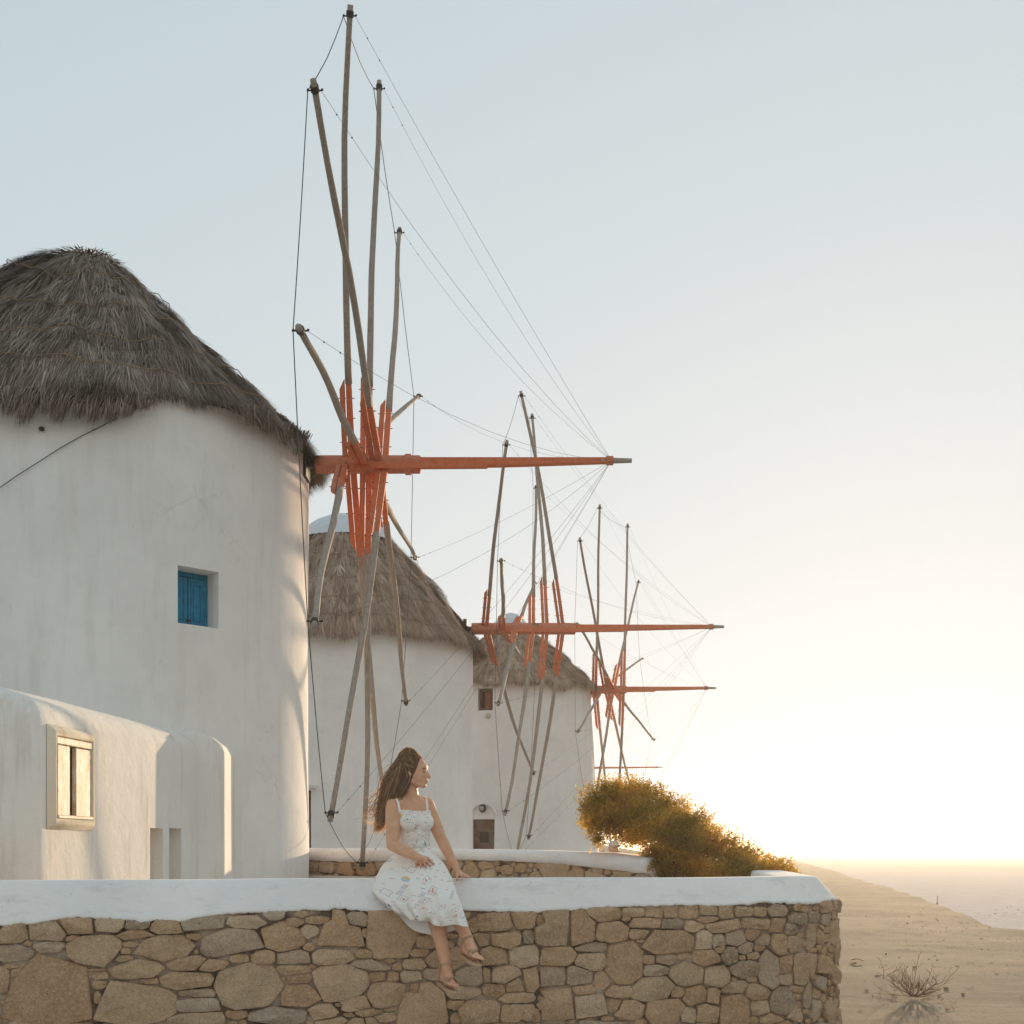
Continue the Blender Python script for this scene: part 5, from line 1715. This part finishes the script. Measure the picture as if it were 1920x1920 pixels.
# hair
def hair():
    r = random.Random(21); R = np.random.default_rng(5)
    mb = MB()
    mb.ball(hp(-.026, 0, .028), .100, .088, .104, 22, 16, Mh)
    way = [P(762, 1437, 8.17), P(747, 1462, 8.16), P(733, 1494, 8.165), P(721, 1522, 8.17), P(715, 1545, 8.17)]
    limb(mb, way, [.085, .072, .050, .036, .016])
    limb(mb, [hp(-.03, .03, .0), P(752, 1478, 8.10), P(733, 1502, 8.10)], [.055, .045, .02])
    me = remeshed(mb.data('hair_mass'), .008, 4, .5)
    at = me.attributes.new('v', 'FLOAT', 'POINT'); at.data.foreach_set('value', np.full(len(me.vertices), .25, dtype=np.float32))
    hm = link('hair', me, M_HAIR, woman)
    # strands swept back and down from the hairline
    V = []; Fc = []; vv = []
    def ribbon(pts, w, val):
        b = len(V); n = len(pts)
        for k, p in enumerate(pts):
            t = (pts[min(k + 1, n - 1)] - pts[max(k - 1, 0)]).normalized()
            s = t.cross(Vector((0, 1, 0)) + Vector((.3 * math.sin(b), 0, .4 * math.cos(b)))).normalized()
            ww = w * (1 - .75 * (k / (n - 1)) ** 2)
            V.extend([tuple(p - s * ww), tuple(p + s * ww)]); vv.extend([val, val])
        for k in range(n - 1):
            Fc.append((b + 2 * k, b + 2 * k + 1, b + 2 * k + 3, b + 2 * k + 2))
    for k in range(1500):
        # start on the scalp
        th = r.uniform(-.2, 2.6); ph = r.uniform(-1.45, 1.45)
        d = Vector((math.cos(th) * math.cos(ph), math.sin(ph), math.sin(th) * math.cos(ph)))
        if d.x > .55 and d.z < .45: continue
        p0 = hp(-.026, 0, .028) + Mh @ Vector((d.x * .101, d.y * .089, d.z * .105))
        # along the mass
        off = Vector((r.gauss(0, .6), r.gauss(0, .75), r.gauss(0, .55)))
        wild = r.random() < .10
        spread = [.060, .060, .046, .034, .026]
        pts = [p0]
        back = hp(-.026, 0, .028) + Mh @ Vector((-.045 + d.x * .02, d.y * .090, .02 + d.z * .085))
        pts.append(p0.lerp(back, .55) + (Mh @ Vector((0, d.y, d.z))) * .018)
        last = r.randint(3, 5)
        for q in range(1, last):
            w = way[q] + Vector((off.x * spread[q], off.y * spread[q] * 1.1, off.z * spread[q]))
            if wild: w += Vector((-.03 * q * r.random() ** 2, 0, .03 * r.random() * q))
            pts.append(w)
        e = pts[-1] + (pts[-1] - pts[-2]) * r.uniform(.15, .55) + Vector((r.uniform(-.03, .012), r.uniform(-.02, .02), r.uniform(-.02, .02)))
        pts.append(e)
        # smooth
        dense = []
        for i in range(len(pts) - 1):
            for f in (0, .33, .66):
                dense.append(Vector([cat([pp[c] for pp in pts], (i + f) / (len(pts) - 1)) for c in range(3)]))
        dense.append(pts[-1])
        wph, wa = r.uniform(0, 6.28), r.uniform(.003, .012)
        nd = len(dense)
        dense = [p + Vector((.5, .3, .8)) * (wa * math.sin(wph + k_ * .95) * k_ / nd) for k_, p in enumerate(dense)]
        ribbon(dense, r.uniform(.0011, .0026), r.random())
    # flyaway wisps lit from behind
    for k in range(70):
        a = way[r.randint(1, 4)] + Vector((r.uniform(-.04, .0), r.uniform(-.04, .04), r.uniform(-.04, .04)))
        pts = [a]; d = Vector((-1, r.uniform(-.3, .3), r.uniform(-.7, .5))).normalized(); L = r.uniform(.05, .13); tw = r.uniform(-.9, .9)
        for q in range(7):
            d = (d + Vector((0, r.uniform(-.15, .15), tw * .35))).normalized(); pts.append(pts[-1] + d * (L / 7))
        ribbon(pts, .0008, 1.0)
    for k in range(40):
        th = r.uniform(.6, 2.3); d = Vector((math.cos(th), r.uniform(-.5, .5), math.sin(th))).normalized()
        a = hp(-.026, 0, .028) + Mh @ Vector((d.x * .1, d.y * .088, d.z * .104)); pts = [a]; dd = Mh @ Vector((-.6, r.uniform(-.2, .2), .55))
        for q in range(5):
            pts.append(pts[-1] + dd.normalized() * .009); dd += Vector((-.1, 0, -.22))
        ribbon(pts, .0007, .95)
    o = link('hair_strands', mesh_np('hair_strands', V, Fc, False, attr={'v': vv}), M_HAIR, hm); o['kind'] = 'stuff'
hair()

# sandals
def sandals():
    for an, heel, ball_, toe, sgn in FEET:
        fdir = (toe - heel).normalized(); up = (an - heel); up = (up - fdir * up.dot(fdir)).normalized(); side = fdir.cross(up).normalized()
        sd = empty('sandal')
        sd.parent = woman
        sd.location = (0, 0, 0)
        # shaped sole
        V = []; Fc = []; m = 16; L = (toe - heel).length + .055
        o0 = heel - fdir * .030 - up * .030
        prof = [(0, .022), (.08, .030), (.3, .029), (.5, .030), (.72, .040), (.88, .036), (.97, .022), (1.0, .008)]
        for lay, th in ((0, 0.0), (1, -.016)):
            for q, w in prof:
                lift = 0
                thk = th - (.016 * (1 - q) if lay else 0)
                for s in (-1, 1):
                    V.append(tuple(o0 + fdir * (L * q) + side * (w * s) + up * thk))
        n = len(prof)
        for q in range(n - 1):
            a = 2 * q; Fc.append((a, a + 1, a + 3, a + 2)); b = 2 * n + 2 * q; Fc.append((b, b + 2, b + 3, b + 1))
            Fc.append((a, a + 2, b + 2, b)); Fc.append((a + 1, b + 1, b + 3, a + 3))
        Fc.append((0, 2 * n, 2 * n + 1, 1)); e = 2 * (n - 1); Fc.append((e, e + 1, 2 * n + e + 1, 2 * n + e))
        me = bevelled(mesh_np('sole', V, Fc, False), .004, 2); smooth_by_angle(me, 40)
        link('sole', me, M_SANDAL, sd)
        def strap(c, ax, ru, rs, w=.007, a0=0, a1=360):
            ax = ax.normalized(); u = (up - ax * up.dot(ax)).normalized(); s = ax.cross(u)
            pts = [c + u * (ru * math.cos(math.radians(a))) + s * (rs * math.sin(math.radians(a))) for a in np.linspace(a0, a1, 25)]
            V = []; Fc = []
            for p in pts:
                V += [tuple(p - ax * w), tuple(p + ax * w)]
            for k in range(len(pts) - 1): Fc.append((2 * k, 2 * k + 1, 2 * k + 3, 2 * k + 2))
            link('strap', mesh_np('strap', V, Fc, True), M_SANDAL, sd)
        leg = ((J['knR'] if an is J['anR'] else J['knL']) - an).normalized()
        strap(an + leg * .012, leg, .040, .040, .006)
        c = ball_.lerp(heel, .12)
        strap(c, fdir + side * .35, .036, .043, .011, -115, 115)
        strap(c + fdir * .012, fdir - side * .35, .035, .043, .011, -115, 115)
        # heel counter strips
        for s in (-1, 1):
            MB().beam([heel + side * (.029 * s) - up * .028, an + side * (.038 * s) + leg * .012], .010, .003, fdir).build('strap', M_SANDAL, sd)
sandals()

# ================================================================== PERSON behind the low wall
def passer_by():
    d = 20.0; h = P(1151, 1591, d)
    root = empty('person', (h.x, h.y, .0), 'small distant person in a pale peaked cap, head showing over the low wall', 'person')
    g = Vector((h.x, h.y, 0)); mb = MB()
    sh = h.z - .24
    limb(mb, [Vector((h.x - .09, d, .95)), Vector((h.x - .10, d, .5)), Vector((h.x - .10, d + .02, .08))], [.09, .062, .045], 12)
    limb(mb, [Vector((h.x + .09, d, .95)), Vector((h.x + .10, d, .5)), Vector((h.x + .10, d + .02, .08))], [.09, .062, .045], 12)
    for s in (-1, 1):
        limb(mb, [Vector((h.x + s * .10, d, .06)), Vector((h.x + s * .11, d - .15, .04))], [.045, .035], 10)
        limb(mb, [Vector((h.x + s * .19, d, sh)), Vector((h.x + s * .22, d, sh - .28)), Vector((h.x + s * .20, d - .08, sh - .52))], [.055, .042, .03], 12)
        for k in range(4): limb(mb, [Vector((h.x + s * .20, d - .08, sh - .54)), Vector((h.x + s * (.18 + .012 * k), d - .10, sh - .66 + .01 * k))], [.016, .009], 6)
        limb(mb, [Vector((h.x + s * .19, d - .09, sh - .54)), Vector((h.x + s * .16, d - .12, sh - .60))], [.012, .009], 6)
    mb.ball((h.x, d, sh - .10), .17, .11, .20); mb.ball((h.x, d, sh - .35), .15, .10, .20); mb.ball((h.x, d, .98), .16, .11, .14)
    limb(mb, [Vector((h.x, d, sh)), Vector((h.x, d, h.z - .06))], [.07, .055], 12)
    mb.ball(h, .078, .098, .115, 16, 12); mb.ball(h + Vector((.03, -.07, -.03)), .045, .04, .06); limb(mb, [h + Vector((.02, -.10, 0)), h + Vector((.03, -.115, -.03))], [.01, .014], 6)
    link('body', remeshed(mb.data('body'), .012, 4), M_SKIN, root)
    sm = MB(); sm.ball((h.x, d, sh - .10), .185, .125, .21); sm.ball((h.x, d, sh - .35), .165, .115, .22)
    for s in (-1, 1): limb(sm, [Vector((h.x + s * .19, d, sh)), Vector((h.x + s * .215, d, sh - .2))], [.068, .058], 12)
    link('shirt', remeshed(sm.data('shirt'), .014, 3), flat('dull red shirt', (.30, .10, .06), .9, .1), root)
    tm = MB(); tm.ball((h.x, d, .98), .172, .122, .15)
    for s in (-1, 1): limb(tm, [Vector((h.x + s * .09, d, .95)), Vector((h.x + s * .10, d, .5))], [.10, .075], 12)
    link('shorts', remeshed(tm.data('shorts'), .014, 3), flat('dark shorts', (.06, .06, .08), .9, .1), root)
    V = []; Fc = []
    cm = MB(); cm.ball(h + Vector((0, 0, .055)), .092, .110, .078, 16, 10)
    cm.box(h + Vector((.045, -.115, .045)), (.06, 0, 0), (.01, .055, -.012), (0, 0, .008))
    link('cap', remeshed(cm.data('cap'), .009, 2), flat('pale cap', (.60, .55, .52), .9, .1), root)
    hm = MB(); hm.ball(h + Vector((0, .025, .0)), .084, .09, .09, 14, 10)
    link('hair', remeshed(hm.data('hair'), .010, 2), flat('short brown hair', (.12, .055, .03), .8), root)
passer_by()
# ================================================================== AIR
def haze():
    m = bpy.data.materials.new('sunlit haze'); m.use_nodes = True
    nt = m.node_tree; nt.nodes.clear()
    out = nt.nodes.new('ShaderNodeOutputMaterial'); v = nt.nodes.new('ShaderNodeVolumePrincipled')
    v.inputs['Color'].default_value = (.98, .95, .90, 1)
    v.inputs['Density'].default_value = HAZE_D
    v.inputs['Anisotropy'].default_value = HAZE_G
    nt.links.new(v.outputs[0], out.inputs['Volume'])
    x0, x1, y0, y1, z0, z1 = -4100, 6100, -320, 9100, -2.4, 11.4
    V = [(x0, y0, z0), (x1, y0, z0), (x1, y1, z0), (x0, y1, z0), (x0, y0, z1), (x1, y0, z1), (x1, y1, z1), (x0, y1, z1)]
    o = link('haze', mesh_np('haze', V, [(0, 3, 2, 1), (4, 5, 6, 7), (0, 1, 5, 4), (1, 2, 6, 5), (2, 3, 7, 6), (3, 0, 4, 7)], False), m)
    tag(o, kind='stuff', label='thin warm haze in the air around the mills', cat='haze')
HAZE_D, HAZE_G = .0009, .62
haze()
SC.cycles.volume_bounces = 0
